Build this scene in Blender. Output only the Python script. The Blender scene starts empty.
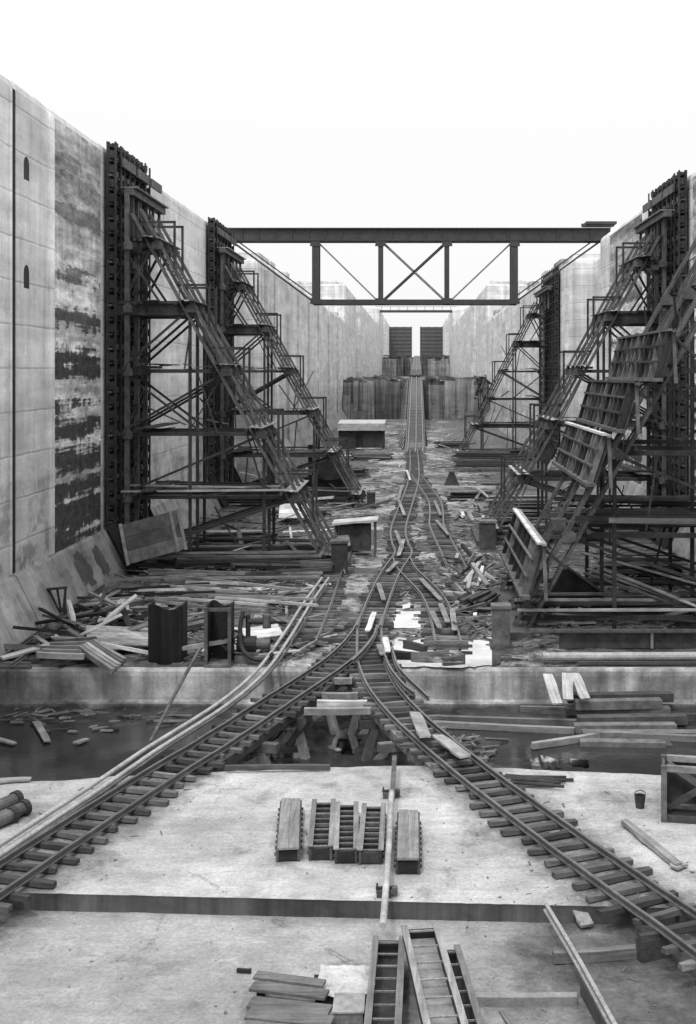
import bpy, math, random
from mathutils import Vector, Matrix, noise
random.seed(11)
R = math.radians
S = bpy.context.scene
COL = S.collection
# ------------------------------------------------------------------ camera
EYE, FOC = 10.8, 1200.0          # eye height above the chamber floor, focal length in picture heights/1024
cam = bpy.data.cameras.new('camera'); camo = bpy.data.objects.new('camera', cam); COL.objects.link(camo)
camo.location = (0, 0, EYE); camo.rotation_euler = (R(90), 0, 0)
cam.sensor_fit = 'VERTICAL'; cam.sensor_height = 36; cam.lens = FOC/1024*36
cam.shift_x = -68/1024; cam.shift_y = -140/1024
cam.clip_start = .5; cam.clip_end = 12000
S.camera = camo
S.render.resolution_x, S.render.resolution_y = 696, 1024
S.view_settings.view_transform = 'Standard'; S.view_settings.look = 'None'; S.view_settings.exposure = 0

def gp(u, v, z=0.):
    """world point of a measured spot lying at height z"""
    s = (v-372)/(EYE-z)
    return Vector(((u-416)/s, FOC/s, z))

# ------------------------------------------------------------------ node helpers
class NT:
    def __init__(s, name):
        s.m = bpy.data.materials.new(name); s.m.use_nodes = True
        s.t = s.m.node_tree; s.b = s.t.nodes['Principled BSDF']
        s.b.inputs['Specular IOR Level'].default_value = .25
    def n(s, typ, ins=None, **kw):
        nd = s.t.nodes.new(typ)
        for k, v in kw.items(): setattr(nd, k, v)
        for k, v in (ins or {}).items(): s.set(nd.inputs[k], v)
        return nd
    def set(s, sock, v):
        if isinstance(v, bpy.types.NodeSocket): s.t.links.new(v, sock)
        else: sock.default_value = v
    def math(s, op, a, b=0., c=None, clamp=False):
        nd = s.n('ShaderNodeMath', operation=op, use_clamp=clamp)
        s.set(nd.inputs[0], a); s.set(nd.inputs[1], b)
        if c is not None: s.set(nd.inputs[2], c)
        return nd.outputs[0]
    def coord(s, kind='Object', scale=(1, 1, 1)):
        if kind == 'World': o = s.n('ShaderNodeNewGeometry').outputs['Position']
        else: o = s.n('ShaderNodeTexCoord').outputs['Object']
        return s.n('ShaderNodeMapping', {'Vector': o, 'Scale': scale}).outputs[0]
    def noise(s, vec, scale, detail=5, rough=.6, dist=0.):
        return s.n('ShaderNodeTexNoise', {'Vector': vec, 'Scale': scale, 'Detail': detail, 'Roughness': rough, 'Distortion': dist}).outputs['Fac']
    def rng(s, x, a, b, c=0., d=1.):
        return s.n('ShaderNodeMapRange', {'Value': x, 'From Min': a, 'From Max': b, 'To Min': c, 'To Max': d}, clamp=True).outputs[0]
    def mix(s, f, a, b):
        nd = s.n('ShaderNodeMix', data_type='FLOAT'); s.set(nd.inputs[0], f); s.set(nd.inputs[2], a); s.set(nd.inputs[3], b)
        return nd.outputs[0]
    def out(s, val, rough=.85, bump=None, bs=.3, bd=.05):
        c = s.n('ShaderNodeCombineColor'); [s.set(c.inputs[i], val) for i in range(3)]
        s.t.links.new(c.outputs[0], s.b.inputs['Base Color'])
        s.set(s.b.inputs['Roughness'], rough)
        if bump is not None:
            b = s.n('ShaderNodeBump', {'Height': bump, 'Strength': bs, 'Distance': bd}); s.t.links.new(b.outputs[0], s.b.inputs['Normal'])
        return s.m

def concrete_wall(name, base=.40, stain=.5, streak=.35, lift=1.83, grime=True):
    t = NT(name); w = t.coord('World')
    sx = t.n('ShaderNodeSeparateXYZ', {'Vector': w}); y, z = sx.outputs[1], sx.outputs[2]
    big = t.noise(w, .13, 4); med = t.noise(w, .8, 6, .65); fine = t.noise(w, 9, 6, .7)
    st = t.noise(t.coord('World', (.9, .9, .045)), 1.0, 6, .65)
    st2 = t.noise(t.coord('World', (3.2, 3.2, .09)), 1.0, 4, .6)
    zz = t.math('DIVIDE', t.math('ADD', z, t.math('MULTIPLY', med, .10)), lift)
    fl = t.math('FLOOR', zz); fr = t.math('FRACT', zz)
    yy = t.math('FLOOR', t.math('DIVIDE', t.math('ADD', y, 5.), 11.4))
    wn = t.n('ShaderNodeTexWhiteNoise', noise_dimensions='2D'); cv = t.n('ShaderNodeCombineXYZ', {'X': fl, 'Y': yy}); t.set(wn.inputs['Vector'], cv.outputs[0])
    v = t.math('MULTIPLY', t.rng(big, .3, .7, .80, 1.14), t.rng(med, .25, .75, .84, 1.13))
    v = t.math('MULTIPLY', v, t.rng(fine, .3, .7, .90, 1.08))
    v = t.math('MULTIPLY', v, t.rng(wn.outputs[0], 0, 1, .90, 1.05)); v = t.math('MULTIPLY', v, t.rng(t.noise(t.coord('World', (.12, .12, .9)), 1., 5, .6), .35, .65, .8, 1.1))
    v = t.math('MULTIPLY', v, t.rng(st, .36, .66, 1-streak, 1.06))
    v = t.math('MULTIPLY', v, t.rng(st2, .3, .6, 1-streak*.5, 1.03))
    line = t.math('ADD', t.rng(fr, .0, .05, 1, 0), t.rng(fr, .97, 1, 0, 1))
    v = t.math('MULTIPLY', v, t.math('SUBTRACT', 1., t.math('MULTIPLY', line, t.rng(med, .35, .6, .02, .30))))
    # damp dark patches low on the wall
    low = t.rng(z, 2.5, 9, 1, 0); pat = t.rng(t.noise(t.coord('World', (.6, .6, .8)), 1.0, 7, .62), .50, .58)
    v = t.math('MULTIPLY', v, t.math('SUBTRACT', 1., t.math('MULTIPLY', t.math('MULTIPLY', low, pat), stain)))
    v = t.math('MULTIPLY', v, t.rng(t.math('ADD', z, t.math('MULTIPLY', t.math('SUBTRACT', t.noise(t.coord('World', (.08, .08, .7)), 1., 5, .65), .5), 9.)), 1.5, 11, .66, 1.))
    bz_ = t.math('FRACT', t.math('DIVIDE', z, .305)); v = t.math('MULTIPLY', v, t.rng(bz_, 0, .12, .93, 1.))
    spl = t.noise(t.coord('World', (.9, .9, 1.1)), 1., 9, .75); v = t.math('MULTIPLY', v, t.rng(spl, .34, .48, .80, 1.))
    v = t.math('MULTIPLY', v, base)
    return t.out(v, .9, t.math('ADD', fine, t.math('MULTIPLY', line, -1.5)), .35, .04)

def stained_wall(name, lo=.035, hi=.50):
    t = NT(name); w = t.coord('World')
    z = t.n('ShaderNodeSeparateXYZ', {'Vector': w}).outputs[2]
    a = t.noise(t.coord('World', (.30, .30, 1.1)), 1.0, 10, .7, .5)
    band = t.noise(t.coord('World', (.02, .02, .85)), 1.0, 5, .62)
    drip = t.noise(t.coord('World', (1.6, 1.6, .12)), 1.0, 5, .6)
    small = t.noise(t.coord('World', (1.5, 1.5, 3.2)), 1.0, 8, .7)
    f = t.math('ADD', t.math('MULTIPLY', a, .42), t.math('ADD', t.math('MULTIPLY', band, .78), t.math('ADD', t.math('MULTIPLY', drip, .22), t.math('MULTIPLY', small, .16))))
    f = t.math('ADD', f, t.rng(z, 3, 14, .012, -.02))
    m = t.rng(f, .76, .815)
    soft = t.math('MULTIPLY', t.rng(t.noise(t.coord('World', (.5, .5, 1.6)), 1., 9, .72), .36, .62, .40, 1.15), t.rng(t.noise(t.coord('World', (.05, .05, .75)), 1., 5, .65), .4, .6, .55, 1.15))
    soft = t.math('MULTIPLY', soft, t.rng(drip, .35, .65, .72, 1.1))
    dk = t.math('MULTIPLY', t.rng(small, .3, .7, .4, 2.6), lo)
    up = t.rng(z, 12, 22, 1., .5)
    fine = t.noise(w, 9, 6, .7)
    v = t.mix(t.math('MULTIPLY', m, up), t.math('MULTIPLY', soft, t.math('MULTIPLY', t.rng(z, 14, 22, hi, hi*.62), t.rng(fine, .3, .7, .85, 1.1))), dk)
    return t.out(v, .92, t.math('ADD', a, t.math('MULTIPLY', fine, .4)), .5, .08)

def slab_mat(name, base, dark, damp=0., dirt=False):
    t = NT(name); w = t.coord('World')
    big = t.noise(w, .16, 5, .6); med = t.noise(w, 1.1, 8, .68); fine = t.noise(w, 11, 7, .72); grit = t.noise(w, 34, 3, .6)
    v = t.math('MULTIPLY', t.rng(big, .34, .66, .66, 1.14), t.rng(med, .3, .7, .72, 1.16))
    v = t.math('MULTIPLY', v, t.rng(fine, .3, .7, .70, 1.2))
    v = t.math('MULTIPLY', v, t.rng(t.noise(t.coord('World', (1.2, 4.5, 1)), 1., 6, .7), .3, .7, .84, 1.1))
    v = t.math('MULTIPLY', v, t.rng(grit, .3, .7, .84, 1.12))
    stn = t.rng(t.noise(w, .5, 7, .68, .6), .55, .68)
    v = t.mix(t.math('MULTIPLY', stn, dark), v, t.math('MULTIPLY', v, .42))
    if damp:
        x, y = t.n('ShaderNodeSeparateXYZ', {'Vector': w}).outputs[:2]
        d = t.math('MULTIPLY', t.rng(t.math('ADD', x, t.math('MULTIPLY', big, 4.)), 1.8, 6.2), damp)
        v = t.math('MULTIPLY', v, t.math('SUBTRACT', 1., d))
    if dirt:
        da = t.n('ShaderNodeAttribute', attribute_name='dirt').outputs['Fac']
        da = t.rng(t.math('ADD', da, t.math('MULTIPLY', t.math('SUBTRACT', t.noise(w, 1.6, 8, .72), .5), 1.5)), .15, .85)
        v = t.math('MULTIPLY', v, t.math('SUBTRACT', 1., t.math('MULTIPLY', da, .72)))
        sp = t.n('ShaderNodeTexVoronoi', {'Vector': w, 'Scale': .55, 'Randomness': 1.}); sd = t.math('ADD', sp.outputs['Distance'], t.math('MULTIPLY', t.math('SUBTRACT', t.noise(w, 4.5, 6, .7), .5), .35))
        sel = t.n('ShaderNodeSeparateColor', {'Color': sp.outputs['Color']})
        v = t.math('MULTIPLY', v, t.math('SUBTRACT', 1., t.math('MULTIPLY', t.math('MULTIPLY', t.rng(sd, .06, .2, 1, 0), t.rng(sel.outputs[0], .6, .62)), .42)))
        v = t.math('MULTIPLY', v, t.math('ADD', 1., t.math('MULTIPLY', t.math('MULTIPLY', t.rng(sd, .15, .3, 1, 0), t.rng(sel.outputs[0], .22, .2)), .35)))
        sc = t.noise(t.coord('World', (.35, 2.6, 1)), 1., 7, .7, 1.2); v = t.math('MULTIPLY', v, t.rng(sc, .60, .72, 1, .72))
        cr = t.n('ShaderNodeTexVoronoi', {'Vector': t.n('ShaderNodeVectorMath', {0: w, 1: (0, 0, 0)}, operation='ADD').outputs[0], 'Scale': .22}, feature='DISTANCE_TO_EDGE').outputs['Distance']
        cr = t.math('ADD', cr, t.math('MULTIPLY', t.math('SUBTRACT', t.noise(w, 2.2, 6, .7), .5), .09))
        v = t.math('MULTIPLY', v, t.math('SUBTRACT', 1., t.math('MULTIPLY', t.math('MULTIPLY', t.rng(t.math('ABSOLUTE', cr), 0, .006, 1, 0), t.rng(big, .5, .6)), .45)))
    v = t.math('MULTIPLY', v, base)
    return t.out(v, .93, t.math('ADD', fine, t.math('ADD', med, t.math('MULTIPLY', grit, .5))), .5, .05)

def floor_mat():
    t = NT('chamber_floor_mud'); w = t.coord('World')
    a = t.noise(w, .22, 7, .66, .7); b = t.noise(w, 1.7, 9, .7); c = t.noise(w, 10, 6, .75)
    ax = t.math('ABSOLUTE', t.n('ShaderNodeSeparateXYZ', {'Vector': w}).outputs[0])
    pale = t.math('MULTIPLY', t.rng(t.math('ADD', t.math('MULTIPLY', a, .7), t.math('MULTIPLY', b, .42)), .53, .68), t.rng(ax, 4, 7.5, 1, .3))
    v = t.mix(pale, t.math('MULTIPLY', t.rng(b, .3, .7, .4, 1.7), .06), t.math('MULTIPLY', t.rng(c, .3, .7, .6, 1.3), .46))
    v = t.math('MULTIPLY', v, t.rng(c, .3, .7, .7, 1.25))
    return t.out(v, t.rng(a, .4, .6, .55, .95), t.math('ADD', b, t.math('MULTIPLY', c, .6)), .8, .12)

def edge_mat():
    t = NT('floor_edge_concrete'); w = t.coord('World')
    z = t.n('ShaderNodeSeparateXYZ', {'Vector': w}).outputs[2]
    st = t.noise(t.coord('World', (1.1, 1, .12)), 1., 6, .65); med = t.noise(w, 1.3, 8, .7); fine = t.noise(w, 10, 6, .7)
    blot = t.rng(t.noise(t.coord('World', (.33, 1, .5)), 1., 4, .6), .42, .62, .5, 1.15)
    v = t.math('MULTIPLY', t.rng(st, .35, .6, .45, 1.05), t.math('MULTIPLY', blot, t.rng(med, .3, .7, .75, 1.15)))
    v = t.math('MULTIPLY', v, t.rng(fine, .3, .7, .85, 1.1))
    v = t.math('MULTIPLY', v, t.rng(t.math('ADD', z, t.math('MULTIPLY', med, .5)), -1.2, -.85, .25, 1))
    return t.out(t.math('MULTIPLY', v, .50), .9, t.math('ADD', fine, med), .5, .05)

def wood(name, lo, hi, grain=True, rough=.88):
    t = NT(name); o = t.n('ShaderNodeObjectInfo').outputs['Random']
    vv = t.coord('Object', (14, .6, 14) if grain == 'y' else (.8, 14, 14) if grain else (3, 3, 3))
    off = t.n('ShaderNodeVectorMath', {0: vv}, operation='ADD'); cm = t.n('ShaderNodeCombineXYZ', {'X': t.math('MULTIPLY', o, 37.), 'Y': t.math('MULTIPLY', o, 91.)}); t.set(off.inputs[1], cm.outputs[0])
    g = t.noise(off.outputs[0], 1.0, 6, .65); w = t.noise(t.coord('World'), 1.3, 6, .65); f = t.noise(t.coord('World'), 14, 4, .7)
    v = t.mix(t.math('POWER', o, 1.6), lo, hi)
    v = t.math('MULTIPLY', v, t.rng(g, .28, .72, .55, 1.3))
    v = t.math('MULTIPLY', v, t.rng(w, .3, .7, .65, 1.25)); v = t.math('MULTIPLY', v, t.rng(f, .3, .7, .85, 1.12))
    return t.out(v, rough, g, .4, .02)

def metal(name, val, rough=.65, var=.6, spec=.3):
    t = NT(name); w = t.coord('World'); a = t.noise(w, 1.5, 6, .65); f = t.noise(w, 12, 5, .7)
    v = t.math('MULTIPLY', t.rng(a, .3, .7, 1-var, 1+var), t.math('MULTIPLY', t.rng(f, .3, .7, .75, 1.25), val))
    t.b.inputs['Specular IOR Level'].default_value = spec
    return t.out(v, rough, f, .25, .02)

def water(name, base, rough, spec, metallic=0., bs=.05, sc=1.2):
    t = NT(name); w = t.coord('World'); a = t.noise(w, sc, 5, .6); m = t.noise(w, .4, 6, .65)
    t.b.inputs['Specular IOR Level'].default_value = spec; t.b.inputs['Metallic'].default_value = metallic
    return t.out(t.math('MULTIPLY', t.rng(m, .3, .7, .6, 1.4), base), rough, a, bs, .1)

M = dict(
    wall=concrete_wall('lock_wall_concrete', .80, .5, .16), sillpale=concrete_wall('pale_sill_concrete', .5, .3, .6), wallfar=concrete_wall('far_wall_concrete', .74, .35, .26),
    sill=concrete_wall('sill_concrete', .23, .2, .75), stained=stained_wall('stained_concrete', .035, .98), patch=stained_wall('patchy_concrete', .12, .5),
    footing=concrete_wall('footing_concrete', .50, .3, .3, 9.),
    palestrip=concrete_wall('pale_concrete_strip', .95, .2, .2), slab=slab_mat('foreground_concrete', .50, .75, 0, True), slablow=slab_mat('lower_concrete', .37, .6, .35, True),
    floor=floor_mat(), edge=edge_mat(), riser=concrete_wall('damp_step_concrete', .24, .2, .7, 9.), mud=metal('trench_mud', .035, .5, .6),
    tie=wood('sleeper_timber', .05, .20), plank=wood('weathered_plank', .05, .46), darkplank=wood('dark_plank', .02, .16), pale=wood('pale_board', .42, .66),
    beam=wood('heavy_timber', .06, .17, False), greybeam=wood('grey_timber', .2, .36, False), form=wood('form_timber', .16, .26, 'y'), formdark=wood('form_inside', .02, .05, False),
    steel=metal('dark_steel', .034, .7), steelmid=metal('grey_steel', .085, .65), steelpanel=metal('form_steel', .034, .75, .5), rail=metal('rail_steel', .09, .42, .4, .5),
    pipe=metal('pale_pipe', .34, .5, .25), bridge=metal('bridge_steel', .05, .6, .2), tierod=metal('tie_rod_steel', .2, .6, .3), gate=metal('hazed_gate_steel', .095, .7, .25), dim=metal('soot_and_shade', .018, .8),  # gate grey is lightened, with distance haze put into the colour
    water=water('trench_water', .03, .10, .30, 0., .10, 1.3), puddle=water('puddle_water', .86, .05, .5, 1., .02), scrap=wood('scrap_timber', .14, .3, False),
    paper=slab_mat('crumpled_paper', .55, .3), rubble=slab_mat('rubble', .3, .4), ground=slab_mat('outer_ground', .3, .5))

# ------------------------------------------------------------------ mesh builder
class MB:
    def __init__(s): s.v = []; s.f = []
    def add(s, vs, fs):
        n = len(s.v); s.v += [tuple(v) for v in vs]; s.f += [tuple(i+n for i in f) for f in fs]; return s
    def box(s, c, size, rot=None):
        a, b, d = (x/2 for x in size); c = Vector(c)
        vs = [Vector((x, y, z)) for x in (-a, a) for y in (-b, b) for z in (-d, d)]
        if rot is not None: vs = [rot @ v for v in vs]
        return s.add([v+c for v in vs], [(0, 1, 3, 2), (4, 6, 7, 5), (0, 4, 5, 1), (2, 3, 7, 6), (0, 2, 6, 4), (1, 5, 7, 3)])
    def span(s, a, b):
        return s.box([(x+y)/2 for x, y in zip(a, b)], [abs(y-x) for x, y in zip(a, b)])
    def bar(s, p, q, w, h, up=(0, 0, 1)):
        p, q = Vector(p), Vector(q); x = (q-p); L = x.length
        if L < 1e-5: return s
        x.normalize(); up = Vector(up)
        if abs(x.dot(up)) > .98: up = Vector((0, 1, 0))
        y = up.cross(x).normalized(); z = x.cross(y)
        return s.box((p+q)/2, (L, w, h), Matrix((x, y, z)).transposed())
    def sweep(s, pts, prof, up=(0, 0, 1), caps=True):
        pts = [Vector(p) for p in pts]; k = len(prof); vs = []
        for i, p in enumerate(pts):
            d = (pts[min(i+1, len(pts)-1)]-pts[max(i-1, 0)]).normalized(); u = Vector(up)
            if abs(d.dot(u)) > .98: u = Vector((0, 1, 0))
            y = u.cross(d).normalized(); z = d.cross(y)
            vs += [p+y*a+z*b for a, b in prof]
        fs = [(i*k+j, i*k+(j+1) % k, (i+1)*k+(j+1) % k, (i+1)*k+j) for i in range(len(pts)-1) for j in range(k)]
        if caps: fs += [tuple(reversed(range(k))), tuple((len(pts)-1)*k+j for j in range(k))]
        return s.add(vs, fs)
    def tube(s, pts, r, n=8):
        return s.sweep(pts, [(r*math.cos(2*math.pi*i/n), r*math.sin(2*math.pi*i/n)) for i in range(n)])
    def hollow(s, p, q, r, t=.03, n=14):
        p, q = Vector(p), Vector(q)
        o = [(r*math.cos(2*math.pi*i/n), r*math.sin(2*math.pi*i/n)) for i in range(n)]; i_ = [(a*(1-t/r), b*(1-t/r)) for a, b in o]
        n0 = len(s.v); s.sweep([p, q], o, caps=False); n1 = len(s.v); s.sweep([p, q], i_, caps=False)
        s.f[-n:] = [tuple(reversed(f)) for f in s.f[-n:]]
        for e in (0, n):
            for j in range(n): s.f.append((n0+e+j, n1+e+j, n1+e+(j+1) % n, n0+e+(j+1) % n))
        return s
    def prism(s, poly, axis, a, b):
        """extrude a closed 2-D outline along an axis from a to b"""
        def mk(p, t): return {0: (t, p[0], p[1]), 1: (p[0], t, p[1]), 2: (p[0], p[1], t)}[axis]
        k = len(poly)
        return s.add([mk(p, a) for p in poly]+[mk(p, b) for p in poly], [(j, (j+1) % k, k+(j+1) % k, k+j) for j in range(k)]+[tuple(reversed(range(k))), tuple(range(k, 2*k))])
    def build(s, name, mat, parent=None, loc=(0, 0, 0), fix=True):
        loc = Vector(loc); org = Vector(parent['_o']) if parent is not None else loc
        me = bpy.data.meshes.new(name); me.from_pydata([tuple(Vector(v)-org) for v in s.v], [], s.f)
        if fix:
            import bmesh
            bm = bmesh.new(); bm.from_mesh(me); bmesh.ops.recalc_face_normals(bm, faces=bm.faces); bm.to_mesh(me); bm.free()
        me.materials.append(mat if not isinstance(mat, str) else M[mat])
        o = bpy.data.objects.new(name, me); COL.objects.link(o)
        if parent is not None:
            o.parent = parent
            if '_o' in parent: o['_o'] = tuple(org)
        else: o.location = loc; o['_o'] = tuple(loc)
        return o

def tag(o, label=None, cat=None, group=None, kind=None):
    for k, v in (('label', label), ('category', cat), ('group', group), ('kind', kind)):
        if v: o[k] = v
    return o
def thing(name, label, cat, loc, group=None):
    o = bpy.data.objects.new(name, None); COL.objects.link(o); o.location = loc; o['_o'] = tuple(loc); o.empty_display_size = .2
    return tag(o, label, cat, group)
def solo(name, mb, mat, loc, label, cat, group=None, kind=None):
    return tag(mb.build(name, mat, None, loc), label, cat, group, kind)
def struct(name, mb, mat, loc=(0, 0, 0)): return tag(mb.build(name, mat, None, loc), kind='structure')
def part(mb, name, mat, parent): return mb.build(name, mat, parent)
def copy(o, parent=None, loc=None, rot=None, scale=None):
    c = o.copy(); COL.objects.link(c); c.parent = parent
    if loc is not None: c.location = loc
    if rot is not None: c.rotation_euler = rot
    if scale is not None: c.scale = scale
    return c
def smooth_path(pts, step):
    pts = [Vector(p) for p in pts]; P = [pts[0]*2-pts[1]]+pts+[pts[-1]*2-pts[-2]]; out = []
    for i in range(1, len(P)-2):
        a, b, c, d = P[i-1:i+3]
        for k in range(12):
            t = k/12; out.append(.5*((2*b)+(c-a)*t+(2*a-5*b+4*c-d)*t*t+(3*b-a-3*c+d)*t**3))
    out.append(pts[-1]); res = [out[0]]; acc = 0
    for a, b in zip(out, out[1:]):
        L = (b-a).length; pos = 0
        while L > 0 and acc+L-pos >= step:
            pos += step-acc; acc = 0; res.append(a.lerp(b, pos/L))
        acc += L-pos
    return res
def rz(x, y, z): return Matrix.Rotation(z, 3, 'Z') @ Matrix.Rotation(y, 3, 'Y') @ Matrix.Rotation(x, 3, 'X')

# ------------------------------------------------------------------ setting
struct('ground', MB().add([(-6000, -6000, -6), (6000, -6000, -6), (6000, 6000, -6), (-6000, 6000, -6)], [(0, 1, 2, 3)]), 'ground')

def grid(mb, xs, ys, zf):
    n0 = len(mb.v); mb.v += [(x, y if not callable(y) else y(x), zf(x, y)) for y in ys for x in xs]; k = len(xs)
    mb.f += [(n0+j*k+i, n0+j*k+i+1, n0+(j+1)*k+i+1, n0+(j+1)*k+i) for j in range(len(ys)-1) for i in range(k-1)]
    return mb
def lin(a, b, n): return [a+(b-a)*i/(n-1) for i in range(n)]
def nz(x, y, s=1., o=0.): return noise.fractal(Vector((x*s, y*s, o)), 1., 2., 4)
EDGE = 43.8
# chamber floor with its exposed edge over the culvert trench
def fz(x, y): return -.02 if y < 44.3 else .075*nz(x, y, .55)+.03*nz(x, y, 1.9, 3)-.01
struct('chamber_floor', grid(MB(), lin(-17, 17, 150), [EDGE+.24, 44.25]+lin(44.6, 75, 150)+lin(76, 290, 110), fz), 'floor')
mb = MB(); cols = lin(-17, 17, 120)
prof = [(0.34, -.04), (.22, -.028), (.12, -.05), (.03, -.14), (0, -.3), (0, -.8), (-.02, -1.15), (-.16, -1.22), (-.3, -1.24), (-.3, -2.2)]
for x in cols:
    for dy, z in prof: mb.v.append((x, EDGE+dy+.03*nz(x*1.3, z*1.3, 1.)+(.05 if abs((x+100) % 5.5-1.2) < .14 else 0), z))
k = len(prof); mb.f += [(i*k+j, (i+1)*k+j, (i+1)*k+j+1, i*k+j+1) for i in range(len(cols)-1) for j in range(k-1)]
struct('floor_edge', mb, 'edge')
# foreground slab : step, gently domed top, rounded shoulder running down into the water
def ystep(x): return 24.45-.053*x
def yshore(x): return 33.05-.075*max(0, abs(x+.3)-1)**1.28+.12*nz(x, 3, .6)
mb = MB(); xs = lin(-18, 18, 241); T = [0, .004]+lin(.03, .94, 44)+[.97, 1.0]
def chip(x): return .05*max(0, nz(x, 2, 1.7)-.12)+.02*nz(x, 9, 4.)
for t in T:
    for x in xs: mb.v.append((x, ystep(x)+(chip(x) if t == 0 else 0)+(yshore(x)-ystep(x))*t, .012*nz(x, t*9, .8)*(1 if 0 < t < 1 else 0)-(.06 if t == 1 else .02 if t == .97 else .3*max(0, chip(x)) if t == 0 else 0)))
for dy, z in ((.25, -.2), (.6, -.55), (1.2, -1.1), (2.2, -2.0)):
    for x in xs: mb.v.append((x, yshore(x)+dy+.10*nz(x, z, 1.1), z))
k = len(xs); rows = len(T)+4
mb.f += [(j*k+i, j*k+i+1, (j+1)*k+i+1, (j+1)*k+i) for j in range(rows-1) for i in range(k-1)]
SLAB = struct('foreground_slab', mb, 'slab')
mb = MB(); LOW = -.36
mb.v += [(x, ystep(x)+chip(x)*(1 if z > -.2 else .3), z-.3*max(0, chip(x))*(1 if z > -.1 else 0)) for z in (-.002, -.12, LOW-.05) for x in xs]; mb.f += [(j*k+i, j*k+i+1, (j+1)*k+i+1, (j+1)*k+i) for j in range(2) for i in range(k-1)]
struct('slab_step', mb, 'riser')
LOWSLAB = struct('lower_slab', grid(MB(), lin(-18, 18, 120), [-20, -5, 5, 12]+lin(15, 24.8, 60)+[25.6], lambda x, y: LOW+.012*nz(x, y, .9)), 'slablow')
WZ = -1.5
struct('trench_water', MB().add([(-17, 32, WZ), (17, 32, WZ), (17, 44.2, WZ), (-17, 44.2, WZ)], [(0, 1, 2, 3)]), 'water')
struct('mud_bank', grid(MB(), lin(-17, 17, 90), lin(40, 43.6, 14), lambda x, y: WZ-.22+.10*(y-40)*(1 if x < -3 or x > 1.5 else .6)+.14*nz(x, y*2, .9)), 'mud')
# puddles on the floor beyond the edge
def puddle(pts, z=.022):
    c = [gp(u, v, z) for u, v in pts]; P = []
    for a, b in zip(c, c[1:]+c[:1]):
        for i in range(8):
            p = a.lerp(b, i/8); P.append((p.x+.16*nz(p.x, p.y, 2.3), p.y+.35*nz(p.x, p.y, 2.1, 5), z))
    struct('puddle', MB().add(P, [tuple(range(len(P)))]), 'puddle')
for q in ([(394, 667), (394, 640), (425, 632), (450, 636), (480, 640), (496, 620), (506, 640), (502, 664), (470, 667)], [(392, 628), (394, 610), (432, 612), (436, 628)],
          [(280, 650), (296, 616), (336, 606), (330, 640), (306, 652)],  [(393, 606), (412, 603), (414, 608), (396, 610)]): puddle(q)
for q in ([(528, 757), (562, 758), (560, 768), (532, 768)], [(570, 760), (590, 759), (588, 766), (573, 766)], [(326, 748), (345, 726), (362, 740), (352, 754)]): puddle(q, WZ+.02)

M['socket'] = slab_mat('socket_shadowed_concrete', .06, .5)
M['damp'] = slab_mat('damp_footing_patch', .10, .6)
# ------------------------------------------------------------------ lock walls
def wall_skin(mb, plan, z0, z1, back, sg):
    """vertical face following a plan line, rounded at its top, closed over to the back"""
    prof = [(0, z0), (0, z1-.5), (.06, z1-.25), (.2, z1-.08), (.45, z1)]
    n = len(plan); L = [(sg*a, y) for a, y in plan]
    nrm = []
    for i in range(n):
        d = Vector(L[min(i+1, n-1)])-Vector(L[max(i-1, 0)]); d = Vector((d.y, -d.x)).normalized() if d.length else Vector((1, 0))
        if sg < 0: d = -d
        nrm.append(d)
    rows = [[(x+nn.x*o, y+nn.y*o, z) for (x, y), nn in zip(L, nrm)] for o, z in prof]
    rows.append([(sg*back, y, z1) for _, y in L]); rows.append([(sg*back, y, z0) for _, y in L])
    vs = [p for r in rows for p in r]
    fs = [(j*n+i, j*n+i+1, (j+1)*n+i+1, (j+1)*n+i) for j in range(len(rows)-1) for i in range(n-1)]
    for e in (0, n-1): fs.append(tuple(j*n+e for j in range(len(rows))))
    return mb.add(vs, fs)
W = 16.75; H1, H2, H3 = 23.1, 31.7, 40.3
def arc(cx, cy, r, a0, a1, n=8): return [(cx+r*math.cos(R(a0+(a1-a0)*i/n)), cy+r*math.sin(R(a0+(a1-a0)*i/n))) for i in range(n+1)]
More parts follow.
